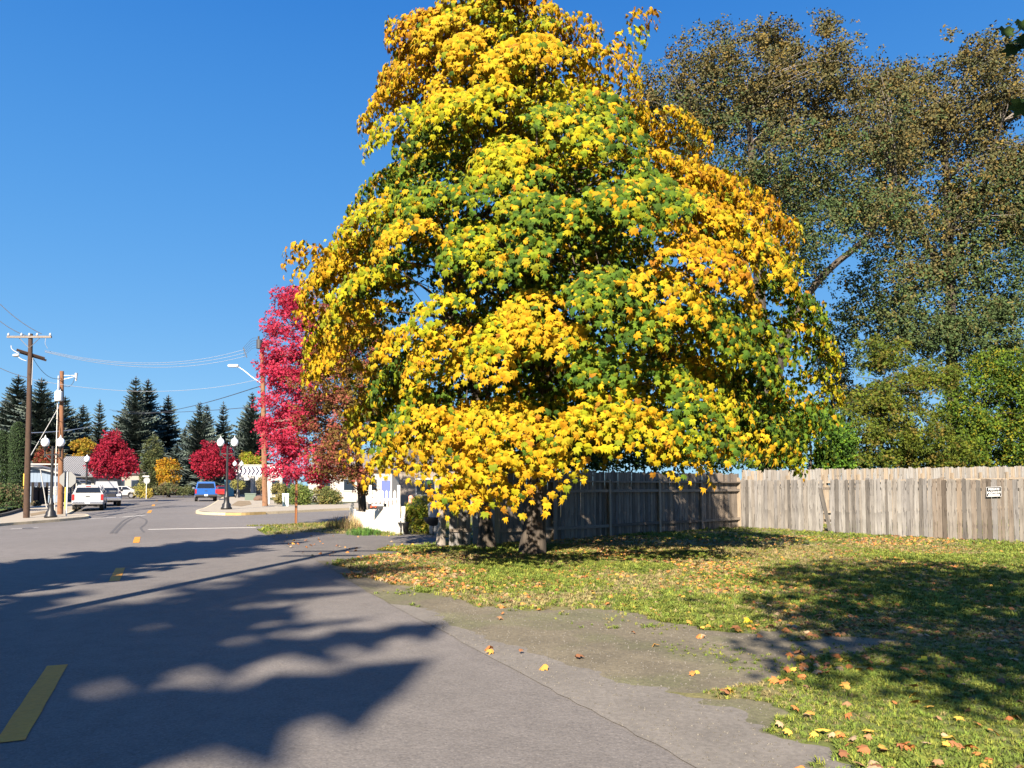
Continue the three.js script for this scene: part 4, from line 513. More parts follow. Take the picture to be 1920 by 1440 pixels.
  // weeds by the fence and post
  const weeds = (name, label, px, py, w, n, h, cols) => { const b = gp(px, py), l = []; for (let i = 0; i < n; i++) { const a = R() * 6.28, r = Math.sqrt(R()); l.push({ p: new V3(Math.cos(a) * r * w, 0, Math.sin(a) * r * Math.min(.6, w)), n: new V3(Math.cos(a), 0, Math.sin(a)), d: UPV, s: rr(.35, 1.3) * (1.15 - .6 * r), c: tint(pick(cols), .2) }); } const t = thing(name, label, 'grass', b); scatter('blades', tuft(12, h, h * .55), l, t, mLeafDull); t.userData.kind = 'stuff'; };
  weeds('tall_dry_grass', 'tall dry straw coloured grass at the left end of the picket fence', 650, 992, .8, 150, .66, [[.54, .40, .2], [.5, .34, .16], [.36, .32, .1]]);
  weeds('green_weeds', 'green weeds growing at the foot of the picket fence', 682, 1003, .6, 150, .32, [[.08, .2, .03], [.12, .25, .03], [.06, .15, .03]]);
  weeds('green_weeds', 'thin yellowish weeds in front of the arch and pot', 727, 1004, .5, 60, .22, [[.3, .3, .05], [.15, .22, .04], [.4, .3, .1]]);
  weeds('island_grass', 'grass round the foot of the rusty post', 560, 986, 2.1, 500, .11, [[.2, .21, .04], [.3, .25, .08], [.14, .19, .03]]);
  weeds('island_grass', 'dry grass between the rusty post and the picket fence', 612, 985, 1.6, 420, .16, [[.24, .22, .05], [.36, .28, .11], [.14, .19, .03]]);
}
seed = 707;
// ---------- street furniture ----------
const mSteel = M([.45, .46, .47], .45, { metalness: .7 }), mBlack = M([.018, .018, .02], .45), mGlobe = M([.78, .80, .82], .25), mGalv = M([.55, .56, .56], .5, { metalness: .4 }), mPole = stainMap(poleTex, [1, 1, 1]), mPoleDark = stainMap(poleTex, [.42, .43, .48]), mRust = M([.30, .12, .045], .85, { map: concTex }), mIns = M([.5, .52, .55], .4), mGlintWire = M([.5, .52, .54], .4), mWireDark = M([.06, .06, .07], .6);  // the pale wire colour has the sun glint on the lines painted in
{ const g = gp(555, 985), t = thing('rusty_post', 'rust brown metal post standing in the grass at the corner', 'post', g); part('shaft', [box(.07, 2.3, .012, 0, 1.1, 0), box(.012, 2.3, .04, -.041, 1.1, .016), box(.012, 2.3, .04, .041, 1.1, .016)], mRust, t); for (let i = 0; i < 4; i++) part('stain', box(.068, .05 + .05 * i % .08, .002, 0, .75 + i * .2, .0085), M([.04, .022, .015], .9), t); }
function lampPost(h, arms) {                                       // cast iron post with globe lanterns
  const t = new THREE.Group(); part('base', lathe([[0, 0], [.33, 0], [.33, .1], [.27, .16], [.25, .32], [.17, .42], [.15, .7], [.19, .76], [.12, .84], [.09, 1.1], [0, 1.1]], 16), mBlack, t); part('shaft', cyl(.085, .065, h - 1.1 - (arms ? .55 : .5), 12, 0, 1.1, 0), mBlack, t);
  const globe = (x, y) => { part('holder', lathe([[0, 0], [.07, 0], [.06, .08], [.13, .2], [.15, .26], [0, .26]], 12).translate(x, y, 0), mBlack, t); const gl = part('globe', lathe([[.11, 0], [.19, .1], [.225, .24], [.19, .38], [.12, .46], [0, .5]], 18).translate(x, y + .24, 0), mGlobe, t); part('finial', lathe([[.05, 0], [.07, .04], [.02, .1], [.015, .16], [0, .18]], 8).translate(x, y + .72, 0), mGalv, gl); };
  if (arms) { const y = h - .75; part('crossarm', [box(.9, .06, .06, 0, y - .28, 0), tube([[-.43, y - .28, 0], [-.2, y - .5, 0], [0, y - .6, 0]], .025, 8, 5), tube([[.43, y - .28, 0], [.2, y - .5, 0], [0, y - .6, 0]], .025, 8, 5)], mBlack, t); for (const s of [-.43, .43]) { part('drop_stem', cyl(.05, .04, .36, 8, s, y - .42, 0), mBlack, t); globe(s, y - .06); } part('finial', lathe([[.06, 0], [.07, .1], [.02, .25], [0, .27]], 8).translate(0, y - .25, 0), mBlack, t); }
  else globe(0, h - .9);
  return t;
}
const lamp = (px, py, h, arms, label, turn = 0) => { const t = lampPost(h, arms); t.name = numbered('street_lamp'); t.position.copy(Array.isArray(py) ? onGround(px, py[0]) : gp(px, py, K)); t.rotation.y = turn; t.userData = { label, category: 'street lamp', group: 'black street lamps with white globes' }; scene.add(t); };
lamp(95, 970.5, 4.55, true, 'twin globe street lamp beside the two wooden utility poles'); lamp(424.5, 955, 4.45, true, 'twin globe street lamp on the kerb behind the blue pickup');
lamp(162, [66], 4.3, false, 'single globe street lamp in front of the crimson tree by the white pickup');
lamp(437, [98], 4.2, false, 'far single globe lamp left of the chevron awning'); lamp(446, [90], 4.3, true, 'far twin globe lamp before the chevron awning', .9);
function pole(px, py, topPx, topPy, r, mat, label) { const b = gp(px, py, .1), d = -b.z, top = at(topPx, topPy, d), t = thing('utility_pole', label, 'utility pole', b); const q = top.clone().sub(b); part('shaft', limb([new V3(0, -.3, 0), q.clone().multiplyScalar(.5), q], r, r * .68, 10, 12, .02), mat, t); return [t, b, q, d]; }
const wire = (a, b, sag, r, m, label, group) => solo('power_line', tube(Array.from({ length: 9 }, (_, i) => { const s = i / 8; return a.clone().lerp(b, s).add(new V3(0, -4 * sag * s * (1 - s), 0)); }), r, 40, 5), m, label, 'wire', group);
const [p1, b1, q1, d1] = pole(49.5, 972, 57.5, 626, .17, mPoleDark, 'tall dark wooden utility pole with crossarm at the left corner');
{ const Y = q1.y; part('crossarm', box(2.55, .12, .1, q1.x, Y - .2, .12), stainMap(woodA, [.6, .55, .52]), p1); for (const x of [-1.2, -.45, 0, .45, 1.2]) part('insulator', lathe([[0, 0], [.05, 0], [.07, .08], [.03, .16], [0, .18]], 8).translate(q1.x + x, Y - .14, .12), mIns, p1); for (const s of [-1, 1]) part('brace', beam(new V3(q1.x + s * .6, Y - .25, .1), new V3(q1.x, Y - .85, .1), .03, .03), mSteel, p1);
  const a = new V3(q1.x - .55, Y - 1.05, .1), c = new V3(q1.x + .75, Y - 1.5, -.9); part('crossarm', beam(new V3(q1.x - .5, Y - 1.0, .45), new V3(q1.x + .55, Y - 1.35, -.5), .1, .12), mPoleDark, p1); part('crossarm', beam(new V3(q1.x - .45, Y - 1.12, .25), new V3(q1.x + .6, Y - 1.45, -.6), .08, .1), mPoleDark, p1);
  part('insulator', tube([[q1.x - .45, Y - 1.2, .3], [q1.x - .8, Y - .95, .4], [q1.x - .85, Y - .75, .4]], .03, 8, 5), mIns, p1); part('street_light', new THREE.SphereGeometry(.16, 10, 8).scale(1.3, .6, .8).translate(q1.x - .62, Y - 1.3, .3), mGalv, p1); part('street_light', tube([[q1.x - .1, Y - 1.6, .15], [q1.x - .35, Y - 1.5, .25], [q1.x - .55, Y - 1.32, .3]], .025, 8, 5), mGalv, p1); part('conduit', tube([[q1.x * .72 + .16, Y * .72, .05], [q1.x * .95 + .2, Y - 1.4, .05]], .02, 6, 5), mIns, p1); part('jumper', tube([[q1.x + .95, Y - .25, .12], [q1.x + .93, Y - .6, .12], [q1.x + 1.0, Y - .85, .0]], .014, 8, 4), mIns, p1); }
const [p2, b2, q2, d2] = pole(113, 965, 116, 696, .17, stainMap(poleTex, [1.35, 1.15, 1]), 'reddish wooden utility pole carrying a grey transformer');
{ const f = (py) => (at(115, py, d2).y - b2.y) / q2.y, P = (py, dx = 0, dz = 0) => q2.clone().multiplyScalar(f(py)).add(new V3(dx, 0, dz)); const T = P(753, -.02, .3); part('transformer', lathe([[0, 0], [.2, 0], [.22, .04], [.22, .56], [.19, .62], [0, .66]], 16).translate(T.x, T.y, T.z), M([.62, .64, .64], .4), p2); for (const s of [-.1, .1]) part('bushing', cyl(.03, .02, .18, 8, T.x + s, T.y + .62, T.z), mIns, p2); const A = P(704, .14), Bq = P(704, .85); part('bracket', [beam(A, Bq, .04, .04), beam(P(711, .14), P(706, .85), .03, .03)], mGalv, p2); part('cutout', cyl(.05, .09, .5, 8, Bq.x + .05, Bq.y - .35, 0).rotateZ(.0), mIns, p2); part('jumper', tube([P(708, .8), P(718, .7), P(725, .45), P(724, .16)], .015, 10, 4), mWireDark, p2); part('conduit', tube([P(705, -.14, .13), P(820, -.2, .14), P(962, -.27, .16)], .03, 12, 5), M([.6, .58, .52], .7), p2); }
const [p3, b3, q3, d3] = pole(497.5, 949.5, 491, 640, .21, stainMap(poleTex, [1.5, 1.4, 1.3]), 'wooden utility pole with a street light beside the red tree');
{ const f = (py) => (at(493, py, d3).y - b3.y) / q3.y, P = (py, dx = 0, dz = 0) => q3.clone().multiplyScalar(f(py)).add(new V3(dx, 0, dz)); part('transformer', [cyl(.2, .2, .62, 12, P(655).x - .1, P(655).y, .32), cyl(.2, .2, .62, 12, P(655).x + .22, P(655).y, -.3)], M([.06, .06, .07], .6), p3); part('top_bracket', box(.1, .5, .1, q3.x - .2, q3.y + .1, .1), mPoleDark, p3); part('light_arm', tube([P(718, -.12), P(708, -.7), P(694, -1.35), P(688, -1.7)], .04, 12, 6), mGalv, p3); part('lamp_head', rbox(.75, .2, .34, .09, P(686).x - 2.05, P(686).y, 0), M([.75, .76, .76], .4), p3);
  part('drop_loops', Array.from({ length: 5 }, (_, i) => tube([P(634 + i * 4.5, -.15, .1), P(635 + i * 4.6, -.6, .12), P(643 + i * 4.4, -.95, .1), P(653 + i * 4.6, -1.3, .1)], .01, 12, 4)), mWireDark, p3); part('spacer', beam(P(652, -1.3, .1), P(671, -1.05, .1), .05, .05), mWireDark, p3); }
{ const s1 = b1.clone().add(q1), a = (px, py) => at(px, py, d1), e = (px, py) => at(px, py, d3);
  [[[84, 657], [460, 655], 33], [[84, 659], [462, 661], 30], [[84, 660], [463, 667], 29]].forEach(([p, q, sg], i) => wire(a(...p), e(...q), [.85, .82, .86][i], .013, mGlintWire, 'pale sagging power line strung between the crossarm pole and the street light pole', 'power lines across the intersection'));
  wire(a(62, 712), e(483, 712), .75, .013, mGlintWire, 'single lower line strung between the two roadside poles below the triple lines', undefined);
  wire(e(488, 724), at(210, 770, 150), 1.2, .03, mWireDark, 'dark cable running from the street light pole toward the far firs', undefined);
  wire(e(488, 762), at(205, 768, 150), .5, .025, mWireDark, 'thin dark cable level along the top of the far firs', undefined);
  wire(a(0, 570), a(78, 626), .15, .02, mWireDark, 'dark upper wire leading in to the crossarm pole', undefined); wire(a(0, 602), a(52, 630), .1, .02, mWireDark, 'dark lower wire leading in to the crossarm pole', undefined);
  wire(a(0, 690), a(52, 708), .05, .018, mWireDark, 'service wire meeting the crossarm pole halfway up', undefined);
  wire(a(60, 668), at(116, 708, d2), .5, .014, mWireDark, 'thin slack wire between the two left utility poles', undefined);
  wire(a(52, 812), at(190, 792, 110), .3, .03, mGlintWire, 'pale cable behind the reddish pole toward the crimson tree', undefined);
  wire(at(111, 762, d2), at(57, 855, d1 + 1), 0, .022, M([.55, .55, .52], .6), 'slanting guy wire from transformer pole to the dark pole', undefined); }
for (const [px, y0, y1, d, l] of [[43.5, 888, 948, 55, 'yellow guy guard rod left of the dark pole'], [122, 905, 948, 57, 'yellow guy guard rod behind the stop sign']]) { const a = at(px, y1, d); a.y = gh(a.x, a.z); const t = thing('guy_guard', l, 'guard rod', a); part('rod', cyl(.05, .05, at(px, y0, d).y - a.y, 8), M([.75, .45, .06], .6), t); part('anchor', cyl(.09, .07, .1, 8), mGalv, t); }
{ const a = gp(88, 955), t = thing('leaning_pipe', 'thin pale pipe leaning against the pale blue building', 'pipe', a); const e = at(76, 881, -a.z - 1.5).sub(a); part('pipe', tube([new V3(0, 0, 0), e.clone().multiplyScalar(.5), e], .04, 8, 6), M([.6, .6, .58], .6), t); part('foot', cyl(.08, .06, .06, 8), mGalv, t); }
function stopSign(px, py, signPy, r, label, face) { const b = gp(px, py, K), d = -b.z, c = at(px, signPy, d), t = thing('stop_sign', label, 'sign', b, face); part('post', box(.06, c.y - b.y + r * .9, .05, 0, (c.y - b.y + r * .9) / 2, .05), mGalv, t); const s = new THREE.Shape(); for (let i = 0; i < 8; i++) { const a = Math.PI / 8 + i * Math.PI / 4; s[i ? 'lineTo' : 'moveTo'](Math.cos(a) * r, Math.sin(a) * r); } s.closePath(); part('plate', new THREE.ExtrudeGeometry(s, { depth: .005, bevelEnabled: false }).translate(0, c.y - b.y, .01), M([.22, .23, .23], .6), t); part('front', new THREE.ExtrudeGeometry(s, { depth: .002, bevelEnabled: false }).translate(0, c.y - b.y, .004), M([.5, .02, .02], .5), t); return t; }
stopSign(125, 968, 899, .48, 'grey back of a stop sign before the reddish utility pole', .12);
{ const b = onGround(275, 88), t = thing('stop_sign', 'pale back of a small far stop sign beside the yellow ornamental grass', 'sign', b); const y = at(275, 901, 88).y - b.y; part('post', box(.06, y, .05, 0, y / 2, .04), mGalv, t); part('plate', new THREE.CylinderGeometry(.38, .38, .01, 8).rotateX(Math.PI / 2).rotateZ(Math.PI / 8).translate(0, y, .0), M([.34, .35, .35], .5), t); part('street_name', box(.75, .16, .02, -.1, y + .48, .02), M([.5, .51, .5], .5), t); }
{ const b = gp(503.5, 945, K), t = thing('white_post', 'white square post beside the street light pole', 'post', b); part('post', box(.16, 1.75, .16, 0, .87, 0), M([.8, .8, .78], .6), t); part('cap', box(.2, .05, .2, 0, 1.77, 0), M([.75, .75, .72], .6), t); }
{ const b = gp(535, 949, K), t = thing('utility_pedestal', 'pale green cable pedestal in front of the bushes', 'utility box', b, .3); part('body', hexa(rect(-.2, .2, 0, .18, -.18), rect(-.22, .22, .8, .2, -.2)), M([.50, .62, .55], .6), t); part('cover', rbox(.46, .1, .42, .03, 0, .84, 0), M([.55, .66, .6], .6), t); part('slot', box(.07, .55, .01, -.06, .42, .205), M([.08, .1, .09], .7), t); }
{ const b = onGround(470, 76), t = thing('transformer_box', 'dull green transformer cabinet beside the far pavement', 'utility box', b, .3); part('cabinet', rbox(1.0, .7, .8, .04, 0, .35, 0), M([.14, .19, .15], .6), t); part('lid', rbox(1.06, .1, .86, .03, 0, .74, 0), M([.16, .21, .17], .6), t); const rk = thing('boulder', 'brown boulder right of the transformer cabinet', 'rock', onGround(485, 74)); const g = new THREE.IcosahedronGeometry(.48, 2), p = g.attributes.position; for (let i = 0; i < p.count; i++) { const k = .75 + .5 * noise(p.getX(i) * 3, p.getY(i) * 3, p.getZ(i) * 3); p.setXYZ(i, p.getX(i) * k, p.getY(i) * k * .7 + .25, p.getZ(i) * k); } g.computeVertexNormals(); part('stone', g, M([.16, .10, .07], .95), rk); }
const bush = (px, py, d, rx, ry, n, cols, label, size = .4) => broadTree('bush', label, undefined, px, d, at(px, py, d), .04, [lobePx(px, py, d, rx, ry, rx * d / F * .6), lobePx(px + rx * .5, py + ry * .2, d, rx * .6, ry * .8, rx * d / F * .5)], n, { geos: sprayOval, size, gap: .28, freq: 1.3, color: () => tint(pick(cols), .25), twigs: 5, twigR: .015, category: 'bush', mat: mLeafDull, floor: .05 });
const olive = [[.16, .16, .035], [.11, .13, .03], [.22, .19, .05], [.09, .12, .025]];
bush(524, 924, 60, 16, 20, 330, [[.2, .18, .05], [.14, .14, .03], [.24, .2, .06]], 'olive bush behind the pale green pedestal'); bush(558, 928, 59, 26, 22, 520, [[.13, .19, .03], [.18, .22, .04], [.09, .14, .02]], 'bright green bush behind the rusty post'); bush(608, 930, 60, 30, 18, 520, olive, 'dark olive bush left of the picket fence'); 
bush(445, 908, 92, 14, 8, 160, [[.3, .28, .07], [.2, .2, .05]], 'pale shrubs under the far twin globe lamp', .5); bush(488, 905, 78, 8, 12, 120, [[.3, .24, .1], [.24, .2, .08]], 'dry shrub beside the boulder', .4);
bush(262, 920, 92, 13, 13, 260, [[.4, .32, .06], [.3, .28, .05], [.2, .22, .04]], 'yellow ornamental grass clump beside the white sedan', .5); bush(276, 924, 90, 9, 9, 160, [[.46, .34, .05], [.36, .3, .05]], 'low golden grass clump under the far stop sign', .45);
bush(308, 915, 98, 26, 10, 300, [[.08, .1, .03], [.12, .12, .04], [.14, .08, .05]], 'dark low hedge along the far side of the road', .55); bush(345, 918, 98, 18, 9, 200, [[.07, .09, .03], [.10, .11, .03]], 'dark low hedge left of the blue pickup', .55); bush(66, 948, 62, 8, 8, 90, [[.1, .1, .05], [.16, .12, .06]], 'scrubby plants at the foot of the dark wooden fence', .3);

// ---------- buildings ----------
const mBlue = M([.26, .34, .44], .8), mNavy = M([.05, .07, .12], .7), mRoof = M([.16, .16, .165], .8), mWin = M([.02, .03, .045], .15), mCream = M([.36, .33, .28], .85), mWhiteWall = M([.5, .5, .48], .8);
{ const o = onGround(112, 74), t = thing('blue_building', 'pale blue building with navy band behind the utility poles', 'building', o, TH); // local -x away from the street, -z up the street
  part('wall', hexa(rect(-7, 0, -.2, 0, -14), [[-7, 4.6, 0], [0, 2.75, 0], [0, 2.75, -14], [-7, 4.6, -14]]), mBlue, t); part('band', box(7.02, .34, .03, -3.5, 1.72, .02), mNavy, t);
  for (let i = 0; i < 22; i++) part('siding_batten', box(.03, 1.0, .012, -.2 - i * .28, 2.4, .008), mBlue, t);
  part('roof', hexa([[-7.2, 4.62, .4], [.5, 2.6, .4], [.5, 2.6, -14.2], [-7.2, 4.62, -14.2]], [[-7.2, 4.78, .4], [.5, 2.76, .4], [.5, 2.76, -14.2], [-7.2, 4.78, -14.2]]), mRoof, t); part('roof_fascia', beam(new V3(-7.2, 4.6, .43), new V3(.5, 2.58, .43), .05, .14), mWhiteWall, t); part('canopy_beam', box(3.6, .12, .1, -1.7, 3.55, .9), mWhiteWall, t); part('canopy_post', box(.09, 3.5, .09, -.02, 1.75, .9), mWhiteWall, t);
  const v = part('vent_block', box(.75, .75, .04, -.6, 1.1, .03), mWhiteWall, t); for (let i = 0; i < 3; i++) for (let j = 0; j < 3; j++) part('opening', box(.15, .13, .02, -.85 + i * .25, .88 + j * .23, .045), mNavy, v);
  part('street_wall', box(.05, 2.3, 13.5, .03, 1.0, -7), M([.06, .10, .2], .7), t); for (const z of [-3, -6.5, -10]) { const w = part('window', box(.05, 1.3, 1.8, .07, 1.4, z), mWhiteWall, t); part('pane', box(.02, 1.15, 1.6, .1, 1.4, z), mWin, w); } part('awning', hexa([[0, 2.35, -1], [1.6, 1.95, -1], [1.6, 1.95, -14], [0, 2.35, -14]], [[0, 2.45, -1], [1.6, 2.03, -1], [1.6, 2.03, -14], [0, 2.45, -14]]), mRoof, t); for (let i = 0; i < 6; i++) part('awning_bulb', new THREE.SphereGeometry(.08, 8, 6).translate(1.55, 1.86, -1.6 - i * 1.4), mGlobe, t); }
{ const a = at(58, 950, 66), b = at(86, 948, 70); a.y = gh(a.x, a.z); b.y = gh(b.x, b.z); const d = b.clone().sub(a), f = thing('dark_fence', 'dark wooden fence in front of the pale blue building', 'fence', a, Math.atan2(-d.z, d.x)), L = d.length(), mD = M([.06, .045, .035], .95, { map: woodA }); for (let x = 0, i = 0; x < L; x += .2, i++) part('board', box(.19, 1.55 + .12 * Math.sin(i * 2), .025, x + .1, .78, 0), mD, f); for (const x of [.1, L * .45, L]) part('post', box(.16, 1.95, .16, x, .97, .06), mD, f); part('rail', box(L, .1, .05, L / 2, 1.3, .04), mD, f); }
{ const t = thing('roofed_building', 'low building with grey ribbed metal roof behind the crimson tree', 'building', onGround(140, 96), -.1); t.scale.set(.62, 1.05, .7); part('wall', box(9, 2.6, 8, -.5, 1.3, -4), mCream, t); const r = part('roof', hexa(rect(-5.4, 4.4, 2.55, .5, -8.5), [[-5.2, 4.9, -4], [4.2, 4.9, -4], [4.2, 4.9, -4.1], [-5.2, 4.9, -4.1]]), M([.22, .225, .24], .6), t); for (let i = 0; i < 22; i++) part('roof_rib', beam(new V3(-5.2 + i * .44, 2.62, .48), new V3(-5.1 + i * .44, 4.93, -3.98), .05, .05), M([.26, .265, .28], .6), r); for (const x of [1, 3]) { const w = part('window', box(1.2, 1.1, .06, x, 1.4, .02), mWhiteWall, t); part('pane', box(1, .9, .03, x, 1.4, .045), mWin, w); } part('porch_roof', box(6, .12, 1.6, 2, 2.45, .9), mRoof, t); }
{ const t = thing('far_building', 'pale low shopfront behind the white sedan', 'building', onGround(222, 112), .1); part('wall', box(7, 3.1, 6, 0, 1.55, -3), mCream, t); part('roof', box(7.6, .3, 6.6, 0, 3.2, -3), mRoof, t); for (const x of [-2, .2, 2.4]) { const w = part('window', box(1.3, 1.5, .06, x, 1.5, .02), mNavy, t); part('pane', box(1.1, 1.3, .03, x, 1.5, .045), mWin, w); } }
{ // shop with the chevron awning
  const t = thing('awning_shop', 'white shop with navy chevron awning beyond the transformer cabinet', 'building', onGround(486, 98), .08), W = 5.6;
  part('wall', box(W, 2.7, 6, 0, 1.35, -3), mWhiteWall, t); part('roof', box(W + .3, .14, 6.4, 0, 4.02, -3), mWhiteWall, t); part('parapet', box(W + .1, 1.2, 5.9, 0, 3.36, -3), mWhiteWall, t);
  const aw = part('awning', box(W + .1, 1.1, .08, 0, 3.3, .05), M([.8, .8, .8], .8), t); for (let i = 0; i < 11; i++) for (const s of [-1, 1]) part('chevron', hexa([[-W / 2 + .1 + i * .5, 3.3, .095], [-W / 2 + .33 + i * .5, 3.3, .095], [-W / 2 + .33 + i * .5, 3.3, .1], [-W / 2 + .1 + i * .5, 3.3, .1]], [[-W / 2 - .2 + i * .5 + .0, 3.3 + s * .5, .095], [-W / 2 + .03 + i * .5, 3.3 + s * .5, .095], [-W / 2 + .03 + i * .5, 3.3 + s * .5, .1], [-W / 2 - .2 + i * .5, 3.3 + s * .5, .1]]), M([.015, .02, .07], .8, { side: THREE.DoubleSide }), aw);
  for (const [x, w] of [[-1.7, 1.3], [.4, 1.5], [2, .9]]) { const f = part('window', box(w + .14, 1.9, .06, x, 1.25, .03), mWhiteWall, t); part('pane', box(w, 1.75, .03, x, 1.25, .055), mWin, f); } part('teal_panel', box(1.1, 2.2, .2, -W / 2 - .7, 1.1, .4), M([.16, .42, .52], .7), t); part('pillar', box(.3, 2.7, .3, -.75, 1.35, .25), mWhiteWall, t); }
{ const t = thing('white_house', 'pale house wall seen behind the red tree and bushes', 'building', onGround(655, 74), -.35); part('wall', box(9, 3, 6, 0, 1.5, -3), M([.5, .47, .43], .85), t); part('roof', hexa(rect(-4.9, 4.9, 2.95, .5, -6.5), [[-4.5, 4.7, -3], [4.5, 4.7, -3], [4.5, 4.7, -3.1], [-4.5, 4.7, -3.1]]), M([.2, .18, .17], .9), t); for (const x of [-2.6, 0, 2.4]) { const w = part('window', box(1.3, 1.2, .06, x, 1.6, .02), mWhiteWall, t); part('pane', box(1.1, 1, .03, x, 1.6, .045), mWin, w); } part('door', box(.9, 2, .06, 3.9, 1, .03), M([.12, .16, .4], .6), t); }
{ const t = thing('yard_house', 'weathered house behind the garden arch and ivy', 'building', gp(770, 975).add(new V3(1.2, 0, -6)), -.2); part('wall', box(5.5, 2.7, 4, 0, 1.35, -2), M([.30, .26, .22], .9), t); part('roof', hexa(rect(-3.1, 3.1, 2.65, .5, -4.5), [[-2.7, 4.1, -2], [2.7, 4.1, -2], [2.7, 4.1, -2.1], [-2.7, 4.1, -2.1]]), M([.1, .09, .08], .9), t); const w = part('window', box(1.2, 1, .06, -1.2, 1.5, .02), mWhiteWall, t); part('pane', box(1, .8, .03, -1.2, 1.5, .045), mWin, w); }

// ---------- vehicles ----------
const paint = (c) => new THREE.MeshPhysicalMaterial({ color: C(...dull(c)), roughness: .35, clearcoat: .8, clearcoatRoughness: .08 });
const mGlass = M([.015, .02, .03], .06), mTyre = M([.02, .02, .02], .9), mRim = M([.5, .5, .52], .35, { metalness: .8 }), mTail = M([.45, .02, .02], .3), mChrome = M([.7, .7, .72], .2, { metalness: .9 }), mPlate = M([.62, .66, .7], .5), mTrim = M([.03, .03, .033], .6);
function sideBody(pts, wheels, r, w, bev = .05) {                 // profile in (z back +, y), arches cut, extruded across
  const s = new THREE.Shape(); s.moveTo(...pts[0]); for (const q of pts.slice(1)) s.lineTo(...q);
  for (const wz of wheels.slice().sort((a, b) => b - a)) { s.lineTo(wz + r, pts[0][1]); s.absarc(wz, pts[0][1], r, 0, Math.PI, false); } s.closePath();
  return new THREE.ExtrudeGeometry(s, { depth: w - 2 * bev, bevelEnabled: true, bevelThickness: bev, bevelSize: bev * .6, bevelSegments: 2, curveSegments: 10 }).rotateY(-Math.PI / 2).translate((w - 2 * bev) / 2, 0, 0);
}
function wheel(t, x, z, r, wd) { const o = new THREE.Group(); o.name = 'wheel'; o.position.set(x, r, z); t.add(o); part('tyre', new THREE.CylinderGeometry(r, r, wd, 20).rotateZ(Math.PI / 2), mTyre, o); part('rim', [new THREE.CylinderGeometry(r * .62, r * .62, wd + .02, 10).rotateZ(Math.PI / 2), new THREE.CylinderGeometry(r * .2, r * .2, wd + .04, 8).rotateZ(Math.PI / 2)], mRim, o); }
// pickup: rear faces +z
function pickup(name, label, p, turn, body, o = {}) {
  const t = thing(name, label, 'pickup truck', p, turn), W = o.w ?? 1.96, m = paint(body), H = 1.12, hw = W / 2;
  part('body', sideBody([[-2.75, .5], [-2.8, .75], [-2.7, 1.05], [-1.4, 1.16], [-.9, 1.2], [1.0, 1.2], [2.72, 1.18], [2.74, .52]], [-1.85, 1.75], .47, W), m, t);
  part('underbody', box(W * .8, .3, 4.9, 0, .5, 0), mTrim, t);
  part('cab', hexa(rect(-hw + .06, hw - .06, 1.19, .95, -1.25), rect(-hw + .22, hw - .22, o.top ?? 1.82, .72, -.55)), o.cab ? paint(o.cab) : m, t);
  part('rear_window', hexa(rect(-hw + .2, hw - .2, 1.28, .945, .93), rect(-hw + .3, hw - .3, 1.74, .78, .76)).translate(0, 0, .02), mGlass, t);
  part('windscreen', hexa(rect(-hw + .16, hw - .16, 1.25, -1.2, -1.22), rect(-hw + .28, hw - .28, 1.76, -.64, -.66)).translate(0, 0, -.03), mGlass, t);
  for (const s of [-1, 1]) { part('side_window', hexa(rect(s * (hw - .05) - .01, s * (hw - .05) + .01, 1.26, .75, -.95), rect(s * (hw - .2) - .01, s * (hw - .2) + .01, 1.72, .6, -.55)), mGlass, t); part('mirror', rbox(.2, .2, .12, .03, s * (hw + .12), 1.28, -.85), o.mirror ?? m, t); part('tail_light', rbox(.16, .42, .08, .02, s * (hw - .09), .96, 2.75), mTail, t); part('headlight', rbox(.3, .2, .1, .03, s * (hw - .22), .9, -2.76), mGlobe, t); for (const z of [-1.85, 1.75]) wheel(t, s * (hw - .14), z, .39, .27); }
  part('tailgate', rbox(W - .34, .52, .05, .02, 0, .9, 2.76), m, t); part('handle', box(.24, .05, .03, 0, 1.02, 2.79), mTrim, t); part('rear_bumper', rbox(W - .06, .2, .22, .04, 0, .56, 2.82), o.bumper ?? mChrome, t); part('front_bumper', rbox(W - .04, .26, .2, .05, 0, .6, -2.8), mChrome, t); part('grille', box(1, .26, .05, 0, .86, -2.8), mTrim, t); part('licence_plate', box(.31, .16, .02, 0, .6, 2.945), mPlate, t); part('tow_hitch', box(.08, .08, .2, 0, .4, 2.9), mTrim, t);
  if (o.canopy) { part('canopy', hexa(rect(-hw + .05, hw - .05, 1.19, 2.72, .98), rect(-hw + .25, hw - .25, 1.74, 2.45, .9)), m, t); part('canopy_window', hexa(rect(-hw + .2, hw - .2, 1.3, 2.7, 2.68), rect(-hw + .3, hw - .3, 1.64, 2.53, 2.51)).translate(0, 0, .03), mGlass, t); part('brake_light', box(.3, .05, .03, 0, 1.72, 2.49), mTail, t); for (const s of [-1, 1]) part('canopy_side_window', hexa(rect(s * (hw - .06) - .01, s * (hw - .06) + .01, 1.28, 2.45, 1.15), rect(s * (hw - .2) - .01, s * (hw - .2) + .01, 1.62, 2.3, 1.15)), mGlass, t); }
  if (o.rack) part('roof_lights', [box(1.1, .1, .12, 0, (o.top ?? 1.82) + .08, .1)], mTrim, t);
  return t;
}
const vg = (px, d) => onGround(px, d), along = TH;                 // vehicles stand along the street
pickup('pickup_truck', 'white pickup truck with white canopy parked by the left kerb', vg(170, 57.5), along + .02, [.5, .5, .5], { canopy: true });
{ const t = pickup('pickup_truck', 'black pickup truck with pale cab, facing this way, beyond the white pickup', vg(199, 65), along + Math.PI + .12, [.02, .022, .028], { cab: [.4, .41, .42], rack: true, top: 2.0, w: 1.95 }); }
pickup('pickup_truck', 'bright blue pickup truck parked along the right kerb', vg(386, 79), along - .03, [.012, .11, .42], { bumper: mTrim, top: 1.9, w: 2.02, mirror: mChrome });
